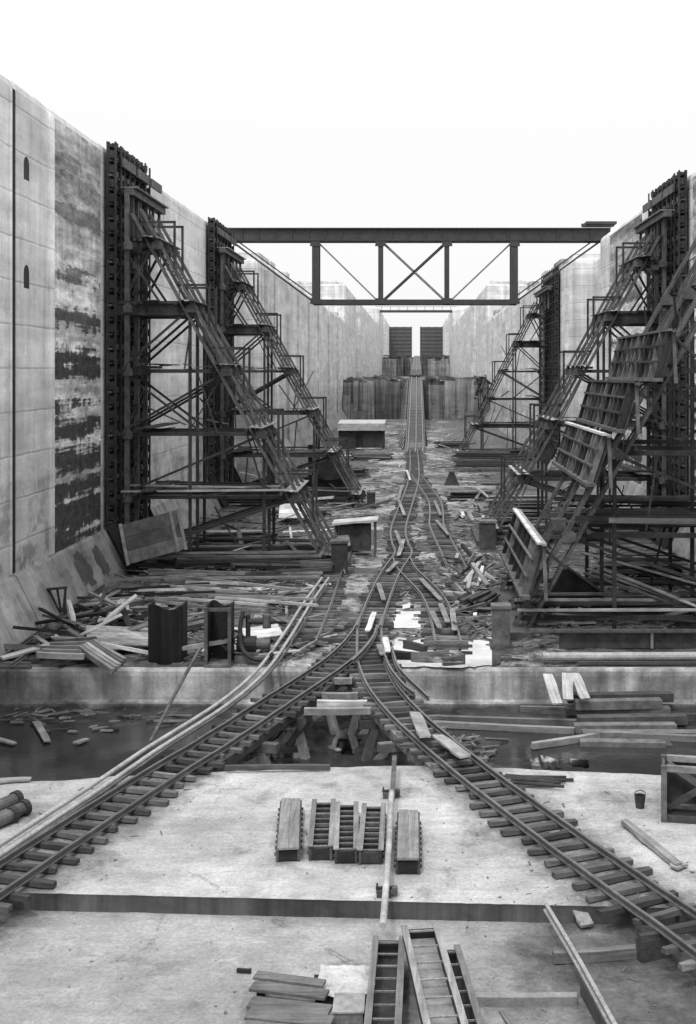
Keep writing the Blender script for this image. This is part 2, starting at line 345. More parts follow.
for sg, side in ((-1, 'left'), (1, 'right')):
    t = thing('lock_wall', {'left': 'tall concrete lock wall on the left with dark vertical groove and stained panel', 'right': 'tall concrete lock wall on the right behind the steel form towers'}[side], 'lock wall', (sg*W, 60, 0))
    near = [(W, 8), (W, 30), (W, 49.78), (W+.5, 49.79), (W+.5, 50.24), (W, 50.25)] + [(W, y) for y in lin(52, 108.5, 24)] + [(2*W+3-a, y) if False else (a, y) for a, y in arc(W+2.6, 108.8, 2.6, 180, 95, 8)] + [(19.3, 112.2)]
    part(wall_skin(MB(), near, -4, H1, 30, sg), 'wall_face', 'wall', t)
    mb = MB(); edges = [8, 17, 28, 39, 49.9, 57.2, 63.7, 74.3, 85, 96, 107.5]
    for i, (a, b) in enumerate(zip(edges, edges[1:])):
        o = .02*(i % 2); z = 2.4-o
        mb.prism([(sg*(W-.003), z), (sg*(W+.2), z), (sg*(W+.2), -4), (sg*(15.45-.0), -4), (sg*15.45, -.05), (sg*(W-.14), z-.12)], 1, a+.05, b-.05)
    part(mb, 'footing', 'footing', t)
    zz = [(51, 'palestrip', 54.7, 55.45, .06), (0, 'stained', 55.5, 63.6, .035)] if sg < 0 else [(0, 'palestrip', 88, 88.6, .05), (0, 'stained', 88.8, 103.5, .03), (0, 'stained', 59.5, 72.5, .03)]
    for _, m, a, b, d in zz:
        part(MB().span((sg*(W-d), a, 2.42), (sg*(W+.1), b, H1-.55)), 'concrete_panel', m, t)
    if sg < 0:
        for zc in (19.55, 14.9):
            mb = MB(); y0 = 51.6   # arched sockets
            pr = [(y0-.36, zc-.5), (y0+.36, zc-.5)]+[(y0+.36*math.cos(R(a)), zc+.15+.36*math.sin(R(a))) for a in range(0, 181, 15)]
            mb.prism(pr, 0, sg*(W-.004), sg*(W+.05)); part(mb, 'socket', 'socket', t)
        part(MB().span((sg*(W+.03), 49.8, 2.42), (sg*(W+.48), 50.235, H1-.5)), 'groove_shade_fill', 'dim', t); part(MB().tube([(sg*(W-.02), 49.5, 2.45), (sg*(W-.02), 49.5, H1-.6)], .08), 'groove_edge', 'palestrip', t)  # near-black block fills the groove, its colour standing for the shade inside
        for y0, w in ((58.2, .9), (61.2, .7)):
            mb = MB(); pts = [(y0+w*math.copysign(abs(math.cos(a))**.6, math.cos(a))*(1+.55*nz(3*math.cos(a), 3*math.sin(a), 1., y0)), 1.2+.78*math.copysign(abs(math.sin(a))**.6, math.sin(a))*(1+.35*nz(2*math.cos(a), 2*math.sin(a), 1.3, 2*y0))) for a in [2*math.pi*i/60 for i in range(60)]]
            def fx(z): return sg*(W-.14+(z-2.28)/(2.33)*(1.16)) if False else sg*(15.45+(z+.05)/2.33*1.16)
            mb.add([(fx(z)-sg*.012, y, z) for y, z in pts], [tuple(range(60))]); part(mb, 'damp_patch', 'damp', t)
    # second stretch beyond the gate recess, and the back of the recess
    t = thing('lock_wall', 'streaked concrete wall of the first chamber beyond the gate recess, on the '+side, 'lock wall', (sg*W, 200, 0))
    far = [(19.25, 111.5), (19.3, 113), (19.3, 129.6), (17.1, 129.8)] + [(W, 130.3)] + [(W, y) for y in lin(133, 284.6, 20)] + [(W+.3, 285)]
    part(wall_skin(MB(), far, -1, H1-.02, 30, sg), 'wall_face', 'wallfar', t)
    mb = MB()
    for y, d in ((133, .3), (142, .15), (156, .35), (170, .15), (186, .3), (205, .2), (228, .4), (255, .2)): part(MB().box((sg*(W-d/2+.05), y, 11.2), (d+.1, .9, 22.6)), 'joint_strip', 'wallfar', t)
    for y in (132, 143, 160, 181, 199, 214, 236, 262):
        h_ = random.uniform(.3, 1.5); part(MB().span((sg*(W+.5), y, H1-.3), (sg*(W+random.uniform(2, 6)), y+random.uniform(3, 9), H1+h_)), 'top_block', 'wallfar' if random.random() < .7 else 'sillpale', t)
    part(MB().prism([(sg*W, 2.4), (sg*(W+.3), 2.4), (sg*(W+.3), -1), (sg*15.45, -1), (sg*15.45, 0)], 1, 131, 274), 'footing', 'footing', t)
    t = thing('lock_wall', 'higher pale wall of the second chamber far down the lock on the '+side, 'lock wall', (sg*W, 400, 0))
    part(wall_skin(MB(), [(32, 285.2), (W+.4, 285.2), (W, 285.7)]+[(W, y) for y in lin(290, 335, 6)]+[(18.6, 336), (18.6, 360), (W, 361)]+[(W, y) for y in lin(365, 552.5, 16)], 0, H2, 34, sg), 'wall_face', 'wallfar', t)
    mb = MB()
    for i in range(26):
        a = random.uniform(17.5, 29); mb.box((sg*a, 286.5+random.random()*2, H2+.25), (random.uniform(.5, 3), 1.5, random.uniform(.4, 1.1)), rz(0, random.uniform(-.2, .2), 0))
    part(mb, 'broken_coping', 'wallfar', t)
    t = thing('lock_wall', 'farthest and highest pale wall beside the closed gate on the '+side, 'lock wall', (sg*W, 700, 0))
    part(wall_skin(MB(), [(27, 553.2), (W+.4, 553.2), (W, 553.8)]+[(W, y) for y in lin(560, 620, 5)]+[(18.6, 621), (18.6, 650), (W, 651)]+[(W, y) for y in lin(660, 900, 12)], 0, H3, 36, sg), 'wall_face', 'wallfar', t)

# lift sills, gate leaves
def sill(y0, y1, z0, z1, label):
    t = thing('lift_sill', label, 'lift sill', (0, y0, z0))
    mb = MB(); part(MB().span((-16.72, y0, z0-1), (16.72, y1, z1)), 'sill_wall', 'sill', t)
    x = -16.6; rs = random.Random(int(y0))
    while x < 15.5:
        wd = rs.uniform(1.2, 4); d = rs.choice((.1, .5, .9, 1.6)); hh = z1+rs.choice((.5, .1, -.3, -.9, -1.8))
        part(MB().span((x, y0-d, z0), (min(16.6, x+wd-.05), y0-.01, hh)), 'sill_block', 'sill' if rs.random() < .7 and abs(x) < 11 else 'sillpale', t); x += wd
    for sg in (-1, 1):
        for q in range(3): part(MB().span((sg*(16.6-q*1.7), y0-4.5+q*1.2, z0-.2), (sg*(16.6-q*1.7-1.65), y0-1.7, z0+(z1-z0)*(.62-.2*q))), 'side_step', 'sillpale', t)
    mb = MB()
    for i in range(60):
        x = random.uniform(-16, 16)
        if abs(x) < 2.2: continue
        mb.box((x, y0+random.uniform(-.5, 2), z1+random.uniform(.1, .9)), (random.uniform(.6, 4), .4, random.uniform(.2, .7)), rz(0, random.uniform(-.3, .3), 0))
    part(mb, 'timber_clutter', 'darkplank', t)
sill(276, 284, 0, 8.7, 'dark streaked concrete sill wall across the lock, lower and nearer one')
sill(600, 612, 8.7, 18.2, 'dark streaked concrete sill wall across the lock, upper and farther one')
struct('second_chamber_floor', MB().add([(-17, 283, 8.66), (17, 283, 8.66), (17, 605, 8.66), (-17, 605, 8.66)], [(0, 1, 2, 3)]), 'floor')
struct('third_chamber_floor', MB().add([(-17, 611, 18.1), (17, 611, 18.1), (17, 1200, 18.1), (-17, 1200, 18.1)], [(0, 1, 2, 3)]), 'slab')
for sg, side in ((-1, 'left'), (1, 'right')):
    t = thing('gate_leaf', 'huge dark riveted steel lock gate leaf at the far end, %s leaf' % side, 'gate leaf', (sg*9, 750, 18.2))
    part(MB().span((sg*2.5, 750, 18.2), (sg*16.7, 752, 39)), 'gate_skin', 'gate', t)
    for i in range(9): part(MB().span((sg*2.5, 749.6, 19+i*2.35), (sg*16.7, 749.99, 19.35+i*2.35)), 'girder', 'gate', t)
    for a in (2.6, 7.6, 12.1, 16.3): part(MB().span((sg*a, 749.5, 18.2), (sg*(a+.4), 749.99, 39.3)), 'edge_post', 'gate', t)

# ------------------------------------------------------------------ bridges
t = thing('truss_bridge', 'dark steel truss bridge spanning the lock between the wall tops', 'bridge', (0, 110, 23))
Y = 110.5; s_ = FOC/Y
def bz(v): return EYE-(v-372)/s_
def bx_(u): return (u-416)/s_
for dy, nm in ((0, 'girder'), (1.6, 'girder')):
    mb = MB(); zt, zb = bz(229), bz(240)
    mb.span((-17.9, Y+dy-.04, zb), (17.9, Y+dy+.04, zt)); mb.span((-17.9, Y+dy-.3, zt-.003), (17.9, Y+dy+.3, zt+.09)); mb.span((-17.9, Y+dy-.3, zb-.09), (17.9, Y+dy+.3, zb+.003))
    for i in range(24): mb.span((-17.6+i*1.53, Y+dy-.16, zb+.01), (-17.5+i*1.53, Y+dy-.045, zt-.01))
    part(mb, nm, 'bridge', t)
    zc = bz(302)
    part(MB().bar((bx_(313), Y+dy, zc), (bx_(517), Y+dy, zc), .4, .45), 'bottom_chord', 'bridge', t)
    for u, w in ((315.5, .62), (380.5, .42), (447, .42), (514.5, .62)): part(MB().span((bx_(u)-w/2, Y+dy-.2, zc-.2), (bx_(u)+w/2, Y+dy+.2, zb)), 'post', 'bridge', t)
    for a, b, w in (((230, 240), (315, 303), .17), ((236, 240), (317, 299), .12), ((602, 240), (514, 303), .17), ((594, 240), (512, 299), .12), ((318, 242), (379, 302), .11), ((512, 242), (449, 302), .11), ((383, 242), (446, 301), .13), ((446, 242), (382, 301), .17)):
        part(MB().bar((bx_(a[0]), Y+dy+.1, bz(a[1])), (bx_(b[0]), Y+dy+.1, bz(b[1])), .1, w), 'diagonal', 'tierod' if w in (.11, .13) else 'bridge', t)
for u in (315.5, 380.5, 447, 514.5):
    for v in (243.5, 301): part(MB().prism([(bx_(u)-.5, bz(v)-.28), (bx_(u)+.5, bz(v)-.28), (bx_(u)+.42, bz(v)+.25), (bx_(u)-.42, bz(v)+.25)], 1, Y-.26, Y-.22), 'gusset_plate', 'bridge', t)
mb = MB()
for i in range(26): mb.span((-17.2+i*1.36, Y+.35, bz(229)-.3), (-17.2+i*1.36+.2, Y+1.3, bz(229)-.1))
part(mb, 'deck_tie', 'beam', t)
part(MB().span((15.6, Y-.6, bz(224.5)), (18.4, Y+2.2, bz(222))), 'abutment_cover', 'bridge', t)
part(MB().span((15.2, Y-.35, bz(228)+.1), (18.2, Y-.05, bz(224))), 'end_plate', 'bridge', t)
t = thing('truss_bridge', 'thin second bridge line far behind the truss bridge', 'bridge', (0, 556, 40))
part(MB().span((-19, 556, 38.4), (19, 558, 39.5)), 'girder', 'bridge', t)
part(MB().span((-19, 555.9, 41), (19, 556, 41.15)), 'handrail', 'steelmid', t)
for i in range(9): part(MB().span((-16+i*4, 555.9, 39.5), (-15.8+i*4, 556, 41.1)), 'post', 'steelmid', t)

# ------------------------------------------------------------------ incline up the sills
M['rampdeck'] = wood('ramp_deck', .13, .17, 'y')
t = thing('incline_trestle', 'steep narrow timber railway incline climbing the sills in the middle distance', 'incline', (0, 160, 0))
ramp = [(-.2, 157, .10), (-.2, 164, .3), (-.1, 172, .7), (0, 274, 9.6), (0, 300, 10.4), (.4, 596, 18.6), (.4, 640, 19)]
part(MB().sweep(smooth_path(ramp, 6), [(-1.45, -.3), (1.45, -.3), (1.45, -.05), (-1.45, -.05)]), 'deck', 'rampdeck', t)
for o in (-1.0, .1, 1.1): part(MB().sweep([Vector(p)+Vector((o, 0, .1)) for p in smooth_path(ramp, 6)], [(-.07, -.12), (.07, -.12), (.07, .1), (-.07, .1)]), 'rail', 'rail', t)
mb = MB()
for i in range(22):
    a = Vector((-1.7, 168+i*4.8, .5+i*.414)); mb.box((a.x-.55, a.y, a.z-.9), (.08, 4.5, 1.9), rz(R(5), R(28), 0))
part(mb, 'side_boarding', 'greybeam', t)
for i in range(14):
    y = 176+i*7.4; z = .8+(y-172)*.0863-.35
    for o in (-1.3, 1.3): part(MB().bar((o, y, z), (o*1.25, y, -.1), .3, .3), 'trestle_post', 'beam', t)
for i in range(70): part(MB().box((-.05, 142+i*2.2, (.3 if i < 14 else .8+(142+i*2.2-172)*.0863)+.0), (2.7, .3, .1)), 'sleeper', 'rampdeck', t)

# ------------------------------------------------------------------ steel form towers
ZL = [.65, 4.05, 7.45, 10.85, 14.25, 17.65]
def tower(sg, Y0, Y1, frames, label, aF=4.3, detail=1, top_a=15.3, stairs=True):
    t = thing('form_tower', label, 'form tower', (sg*10, (Y0+Y1)/2, 0)); rnd = random.Random(int(Y0*7+sg))
    P = lambda a, y, z: (sg*a, y, z)
    k = (top_a-aF)/20.; A = lambda z: aF+(z-.4)*k
    # shuttering panel against the wall, following the battered foot
    prof = [(W-.18, H1+.05), (W-.18, 2.55), (15.25, -.02), (15.17, .02), (W-.26, 2.6), (W-.26, H1+.05)]
    part(MB().prism([(sg*a, z) for a, z in prof], 1, Y0, Y1), 'form_panel', 'steelpanel', t)
    n = 8
    for i in range(n):
        y = Y0+.08+(Y1-Y0-.16)*i/(n-1); mb = MB()
        d = .36 if i in (0, 1, n-2, n-1) else .26
        top = H1+.12*rnd.random()
        mb.span(P(W-.27, y-.05, 2.6), P(W-.34, y+.05, top)); mb.span(P(W-.27-d, y-.13, 2.6), P(W-.33-d, y+.13, top))
        for q in range(26): mb.box(P(W-.30-d/2, y, 3.1+q*.775), (d-.05, .1, .42))
        mb.bar(P(W-.45, y, 2.65), P(15.05, y, .1), .14, .35)
        part(mb, 'rib', 'steelpanel', t)
    for i in range(27):
        z = 2.75+i*.775
        mb = MB().span(P(W-.262, Y0, z-.05), P(W-.5, Y1, z+.05))
        if detail:
            for j in range(n-1):
                y = Y0+.08+(Y1-Y0-.16)*(j+.5)/(n-1); mb.box(P(W-.48, y, z+.12), (.3, .3, .26)); mb.box(P(W-.5, y, z-.2), (.12, .5, .08))
        part(mb, 'stiffener', 'steelpanel' if i % 3 else 'steelmid', t)
    part(MB().bar(P(15.5, Y0+.6, 20.55), P(15.5, Y1+.5, 20.55), .5, .35), 'cap_beam', 'steelmid', t)
    part(MB().bar(P(15.5, Y0+.6, 20.78), P(15.5, Y1+.5, 20.78), .9, .06), 'cap_board', 'greybeam', t)
    for i in range(5): part(MB().bar(P(15.5, Y0+1.4+(Y1-Y0-1.6)*i/4, 20.4), P(15.5, Y0+1.4+(Y1-Y0-1.6)*i/4, 18.2), .16, .16), 'hanger', 'steelmid', t)
    for i in range(3): part(MB().bar(P(W-.8, Y0+1+i*3.5, 22.2-.0), P(W-.8, Y0+3.9+i*3.5, 22.2), .12, .5), 'top_waling', 'steelmid', t)
    # inclined struts
    for y in frames:
        mb = MB(); p, q = Vector(P(A(.1), y, .1)), Vector(P(A(19.6), y, 19.6)); d = (q-p).normalized()
        nr = Vector((-sg*d.z, 0, sg*d.x)) if sg > 0 else Vector((d.z, 0, -d.x)); nr.normalize()
        if nr.z > 0: nr = -nr
        for o in (0, .52):
            for w in (-.2, .2): mb.bar(p+nr*o+Vector((0, w, 0)), q+nr*o+Vector((0, w, 0)), .08, .13)
        L = (q-p).length; m = int(L/1.05)
        for i in range(m):
            a, b = p+d*(L*i/m), p+d*(L*(i+1)/m)
            if i % 2: mb.bar(a, b+nr*.52, .045, .045)
            else: mb.bar(a+nr*.52, b, .045, .045)
            if i % 2 == 0: mb.bar(a+Vector((0, -.2, 0)), a+Vector((0, .2, 0)), .07, .07)
        part(mb, 'strut', 'steelmid', t)
        for j, z in enumerate(ZL):
            if j == 4:
                mb = MB()
                for o in (0, .62): mb.bar(P(W-.6, y, z+o-.31), P(A(z+o-.3)+.15, y, z+o-.31), .28, .15)
                mb.bar(P(W-.6, y, z), P(A(z)+.3, y, z), .06, .6); part(mb, 'beam', 'steel', t)
            else: part(MB().bar(P(W-.6, y, z), P(A(z)-.15, y, z), .17, .2), 'beam', 'steel', t)
            if j < 5:
                z2 = ZL[j+1] if j < 5 else 20.; f = .12 if j else .2
                part(MB().bar(P(15.9, y, z+.15), P(A(z2)+.5, y, z2-.2), .11, .13), 'brace', 'steel', t)
            if j in (2, 4) and y != frames[-1]:
                part(MB().bar(P(15.9, y, ZL[j+1]), P(A(z)*.55+7.2, y, z+.2), .10, .12), 'brace', 'steel', t)
        for z in ZL[1:]:
            for a, w_ in ((A(z)+.15, .6), (15.5, .5)): part(MB().prism([(sg*(a-w_/2), z-.25), (sg*(a+w_/2), z-.25), (sg*(a+w_/2), z+.1), (sg*a, z+.32), (sg*(a-w_/2), z+.1)], 1, y-.27, y-.24), 'gusset_plate', 'steelmid', t)
        part(MB().bar(P(15.6, y, .1), P(15.6, y, 20.4), .24, .24), 'post', 'steelmid', t)
        for a in (12.2, 8.2): part(MB().bar(P(a, y, .05), P(a, y, .4+(a-aF)/k-.3), .16, .16), 'post', 'steel', t)
        part(MB().bar(P(A(17.6)+.4, y, 17.5), P(15.7, y, 19.6), .12, .16), 'knee_brace', 'steel', t)
    # ties from frame to frame, walkways and outrigger rails
    ya, yb = frames[0]-.8, frames[-1]+1.4
    for j, z in enumerate(ZL):
        for a in (15.0, A(z)+.9): part(MB().bar(P(a, ya, z+.22), P(a, yb, z+.22), .16, .14), 'girt', 'steel', t)
        for i in range(3):
            o = rnd.uniform(-.05, .05)
            if stairs: part(MB().bar(P(A(z)+.1+i*.26, ya+o, z+.36+.02*i), P(A(z)+.1+i*.26, yb+o*3, z+.36+.03*rnd.random()), .23, .05), 'walkway_board', 'pale' if i == 1 and rnd.random() < .7 else 'plank', t)
            if j > 0: part(MB().bar(P(14.6-i*.3, ya+o, z+.38), P(14.6-i*.3, yb-o, z+.36), .25, .05), 'walkway_board', 'darkplank', t)
        if j and stairs:
            for y in (frames[0], frames[min(1, len(frames)-1)]):
                zr = z+1.25; a0, a1 = A(zr)+.3, A(z)-.75
                part(MB().bar(P(a0, y, zr), P(a1, y, zr), .12, .12), 'outrigger', 'steel', t); part(MB().bar(P(a1, y, zr+.06), P(a1, y, .4+(a1-aF)/k-.1), .12, .12), 'outrigger_post', 'steel', t)
    for q in range(3): part(MB().bar(P(15.6, ya, ZL[q+1]), P(15.6, yb, ZL[q+2]), .1, .12), 'panel_brace', 'steel', t)
    # clutter of poles carried on the two lowest levels
    for i in range(14):
        y = rnd.uniform(ya, yb); z = rnd.choice((.9, 4.25, 4.3, 1.0)); a = rnd.uniform(A(z)-.6, A(z)+1.5); b = rnd.uniform(12, 16)
        part(MB().bar(P(a, y, z+rnd.random()*.2), P(b, y+rnd.uniform(-.6, .6), z+rnd.random()*.25), .14, .1), 'stored_pole', 'darkplank' if i % 3 else 'plank', t)
    for i in range(16):
        z = rnd.choice(ZL[:5])+.3; a = rnd.uniform(A(z), 13.5); y = rnd.uniform(ya, yb); L = rnd.uniform(1.5, 4); an = rnd.choice((0, 0, 1.2, 1.5, .5)); ti = rnd.gauss(0, .16)
        part(MB().bar(P(a, y, z), P(a+L*math.cos(an), y+L*math.sin(an)*.8, z+L*ti), .2, .045), 'loose_board', rnd.choice(('plank', 'darkplank', 'darkplank')), t)
    for i in range(9):
        z = rnd.choice(ZL[:4]); a = rnd.uniform(A(z)+1, 13); y = rnd.uniform(ya, yb)
        part(MB().bar(P(a, y, z), P(a+rnd.uniform(-1.8, 1.8), y+rnd.uniform(-1, 1), z+rnd.uniform(1.8, 3.6)), .08, .07), 'prop_pole', 'darkplank', t)
    part(MB().box(P(aF, sum(frames)/len(frames), .16), (1.1, yb-ya, .3)), 'foot_timber', 'beam', t)
    return t
tower(-1, 64.2, 72.6, (64.8, 67.0, 69.2), 'nearer steel form tower with sloping struts against the left lock wall')
tower(-1, 95.5, 106, (96.5, 99, 101.5), 'farther steel form tower against the left wall just before the bridge end')
tower(1, 73.3, 83, (75.5, 78, 80.5), 'steel form tower against the right wall with its panel top at the picture edge')
tower(1, 139, 154, (147, 151), 'smallest and farthest steel form tower, on the right beyond the bridge', aF=5.0, detail=0)
tower(1, 46.6, 59.2, (49.6, 53.0, 57.6), 'nearest right steel form tower carrying the stepped ribbed panels', aF=4.1, stairs=False)

# ribbed shutter panels stepped down the nearest right struts
M['shutterrib'] = wood('shutter_rib', .02, .17, False)
M['sidepost'] = wood('side_post_timber', .1, .18, False)
def shutter(x0, z0, x1, z1, ya, yb, label, pale, ribs=11):
    t = thing('shutter_panel', label, 'form panel', (x1, ya, z1), 'ribbed panels stepped down the struts')
    top, bot = Vector((x0, 0, z0)), Vector((x1, 0, z1)); d = (top-bot); n = Vector((-d.z, 0, d.x)).normalized()
    f = lambda s, y, o=0.: Vector((0, y, 0))+bot+d*s+n*o
    mb = MB(); mb.add([f(0, ya), f(0, yb), f(1, yb), f(1, ya), f(0, ya, -.08), f(0, yb, -.08), f(1, yb, -.08), f(1, ya, -.08)], [(0, 1, 2, 3), (7, 6, 5, 4), (0, 4, 5, 1), (1, 5, 6, 2), (2, 6, 7, 3), (3, 7, 4, 0)])
    part(mb, 'sheet', 'steelpanel', t)
    for i in range(ribs):
        y = ya+.25+(yb-ya-.5)*i/(ribs-1)+random.uniform(-.12, .12); e = random.uniform(-.1, .14); part(MB().bar(f(.01-max(0, e), y, .14), f(.97+e*.4, y+random.uniform(-.15, .15), .14+random.uniform(0, .06)), random.choice((.1, .16, .2)), random.uniform(.18, .3), n), 'rib', 'shutterrib', t)
    for q in range(2): part(MB().bar(f(1, ya-.3, .05+.2*q)+Vector((0, 0, random.uniform(0, .05))), f(1, yb+.3, .05+.2*q), .19, .1), 'top_board', ('pale' if q else 'greybeam') if pale else 'beam', t)
    for q in (.35, .68): part(MB().bar(f(q, ya+.1, .31), f(q+random.uniform(-.04, .04), yb-.1, .31), .1, .08), 'batten', 'shutterrib', t)
    part(MB().bar(f(0, ya-.2, .15), f(0, yb+.2, .15), .4, .14), 'bottom_board', 'sidepost', t)
    for y in (ya, yb): part(MB().bar(f(1, y, .05), (x0+.05, y, z1-.1), .14, .14), 'side_post', 'sidepost' if y == ya else 'beam', t)
    for y in (ya+.2, (ya+yb)/2, yb-.2): part(MB().bar(f(.9, y, -.1), (x0+.9, y, z0-1.0), .12, .12), 'back_stay', 'steel', t)
shutter(10.3, 12.4, 9.75, 10.45, 47.8, 59.4, 'topmost ribbed dark shutter panel on the right tower struts', False)
shutter(8.85, 10.3, 8.3, 8.4, 48, 59.6, 'ribbed dark shutter panel, second from the top on the right tower struts', False)
shutter(7.75, 8.2, 7.1, 6.25, 48, 59.6, 'ribbed shutter panel with pale top board, third down the right tower struts', True)
shutter(5.15, 3.9, 4.5, 1.75, 48, 59.6, 'lowest ribbed shutter panel with worn pale board near the ground', True, 7)
shutter(8.6, 10.2, 7.8, 7.6, 147, 155, 'small distant shutter panel on the strut of the farthest right tower', True, 4)

# ------------------------------------------------------------------ railway tracks
RP = [(-.06, 0), (.06, 0), (.06, .018), (.014, .03), (.012, .095), (.036, .105), (.036, .14), (-.036, .14), (-.036, .105), (-.012, .095), (-.014, .03), (-.06, .018)]
tie_meshes = []
for i in range(5):
    mb = MB(); nx = 7; ln = 1.74+.11*(i-2); wd = .165+.014*i; ht = .105
    for j in range(nx):
        x = ln*(-.5+j/(nx-1)); e = .75 if j in (0, nx-1) else 1.; q = lambda: random.uniform(-.012, .012); bow = .018*math.sin(2.1*x+i*1.7)
        mb.v += [(x+q(), -wd/2*e+bow+q(), -ht), (x+q(), wd/2*e+bow+q(), -ht), (x+q(), wd/2*e+bow-.012+q(), -.004+q()*.5), (x+q(), -wd/2*e+bow+.012+q(), -.004+q()*.5)]
    mb.f = [(j*4+a, j*4+(a+1) % 4, (j+1)*4+(a+1) % 4, (j+1)*4+a) for j in range(nx-1) for a in range(4)]+[(3, 2, 1, 0), tuple((nx-1)*4+a for a in range(4))]
    o = mb.build('sleeper', 'tie'); tie_meshes.append(o.data); bpy.data.objects.remove(o)
def track(label, px, zt=.26, step=.62, gauge=.98, ends=(0, 0), maxn=100, blocks=None, wide=None, stuff_rest=True, ref=None):
    pts = [gp(u, v, zt+.14) - Vector((0, 0, .14)) for u, v in px]
    path = smooth_path(pts, .3); t = thing('railway_track', label, 'railway track', path[0])
    org = Vector(path[0]); L = []
    for o in (-gauge/2, gauge/2):
        q = []
        for i, p in enumerate(path):
            d = (path[min(i+1, len(path)-1)]-path[max(i-1, 0)]).normalized(); q.append(p+Vector((-d.y, d.x, 0))*o+Vector((0, 0, .002+.012*nz(p.x, p.y, .7))))
        part(MB().sweep(q, RP), 'rail', 'rail', t)
    ties = smooth_path(pts, step)[::-1]      # nearest first
    near = sorted(range(len(ties)), key=lambda i: ties[i].y)[:maxn]
    rest = MB()
    for i in range(len(ties)):
        d = (ties[min(i+1, len(ties)-1)]-ties[max(i-1, 0)]).normalized(); ang = math.atan2(d.y, d.x)+math.pi/2
        p = ties[i]+Vector((-d.y, d.x, 0))*random.uniform(-.12, .12); p.z = zt+random.uniform(-.012, 0)
        w = wide(p) if wide else 1.
        if i in near:
            o = bpy.data.objects.new('sleeper', random.choice(tie_meshes)); COL.objects.link(o); o.parent = t; o.location = p-org; o.rotation_euler = (random.uniform(-.02, .02), 0, ang+random.uniform(-.06, .06)); o.scale = (w, 1, 1)
        else: rest.box(p-Vector((0, 0, .065)), (1.8*w, .2, .13), Matrix.Rotation(ang, 3, 'Z'))
    if rest.v: tag(part(rest, 'distant_sleepers', 'tie', t), kind='stuff')
    if blocks:
        for i in range(0, len(ties)):
            p = ties[i]; f = blocks(p)
            if f is None: continue
            d = (ties[min(i+1, len(ties)-1)]-ties[max(i-1, 0)]).normalized(); ang = math.atan2(d.y, d.x)+math.pi/2
            for sgn in (-1, 1):
                if random.random() < (.8 if f == 0. else .68): continue
                c = p+Vector((-d.y, d.x, 0))*sgn*random.uniform(.45, .85); h = zt-.11-f
                if h > .05: part(MB().box((c.x, c.y, f+h/2), (random.uniform(.5, .9), .22, h), Matrix.Rotation(ang+random.uniform(-.2, .2), 3, 'Z')), 'packing_block', 'tie', t)
    return t, path
def blk(p):
    if p.y < ystep(p.x): return LOW
    if p.y < 32.5: return 0.
    return None
tM, pM = track('main narrow gauge track running up the middle to the incline', [(413.6, 449), (414.5, 466), (413, 482), (405, 506), (398.4, 527), (400, 541), (403.5, 550), (400, 558), (391, 571), (381, 592), (373, 613), (369, 626)], .24, .72)
tE, pE = track('narrow gauge track curving from the junction to the lower left corner', [(371, 616), (365, 629), (355, 642.5), (340, 657), (316, 674), (283, 695.5), (220, 736.5), (146, 781.5), (76, 826), (6, 871.5), (-60, 914)], .145, .62, blocks=blk)
tF, pF = track('narrow gauge track curving from the junction to the lower right corner', [(369.5, 622), (369.5, 642), (371.5, 660), (381, 682), (397, 703), (426, 731), (461, 760), (482, 776.5), (550, 827), (620, 877), (696, 929.5), (760, 976)], .145, .62, blocks=blk)
tC, pC = track('short narrow gauge track forking right from the main track to the lumber heap', [(401, 556), (407, 568), (420, 581), (432, 594), (441, 612), (448.5, 641)], .22, .72)
tD, pD = track('narrow gauge siding right of the main track among the scrap piles', [(416, 474), (424, 485), (434, 499), (436.5, 510), (436.5, 522), (440, 532), (447, 546), (459, 570)], .22, .8)
tG, pG = track('half buried narrow gauge track below the left form tower', [(345, 545), (337, 562), (330, 577), (318, 608), (303, 641)], .20, .62)
tT, pT = track('ladder like narrow track along the foot of the left wall', [(112, 584), (80, 606), (40, 636), (0, 664)], .16, .55, .75)
# switch pieces, check rails
def loose_rail(px, z, label, grp=None, mat='rail'):
    pts = smooth_path([gp(u, v, z) for u, v in px], .4); c = pts[0]
    return solo('loose_rail', MB().sweep(pts, RP), mat, c, label, 'rail', grp)
loose_rail([(392, 652), (400, 672), (425, 697), (431, 704)], .31, 'curved guard rail between the rails just right of the junction')
loose_rail([(384, 656), (391, 672), (404, 688), (414, 696)], .31, 'dark short guard rail inside the right hand curve by the junction')
loose_rail([(377, 628), (373, 640), (364, 652), (352, 664)], .31, 'crossing rail lying across the junction toward the left track')
# loose planks between the rails of the tracks
plank_meshes = []
for i in range(7):
    mb = MB(); nx = 6; w, h = [(.2, .05), (.25, .05), (.15, .1), (.3, .06), (.12, .12), (.2, .2), (.28, .08)][i]
    for j in range(nx):
        x = -.5+j/(nx-1); b = .02*math.sin(3*x+i); e = .86 if j in (0, nx-1) else 1.; g = lambda: random.uniform(-.012, .012); zz = .02*math.sin(2.3*x+i*2); tw = .05*x*math.sin(i*5)
        mb.v += [(x+g(), -w/2*e+b+g(), -h/2+zz-tw*w), (x+g(), w/2*e+b+g(), -h/2+zz+tw*w), (x+g(), w/2*e+b+g(), h/2+zz+tw*w), (x+g(), -w/2*e+b+g(), h/2+zz-tw*w)]
    mb.f = [(j*4+q, j*4+(q+1) % 4, (j+1)*4+(q+1) % 4, (j+1)*4+q) for j in range(nx-1) for q in range(4)]+[(3, 2, 1, 0), tuple((nx-1)*4+q for q in range(4))]
    me = {}
    for m in ('plank', 'pale', 'darkplank', 'greybeam'):
        o = mb.build('plank', m); me[m] = o.data; bpy.data.objects.remove(o)
    plank_meshes.append(me)
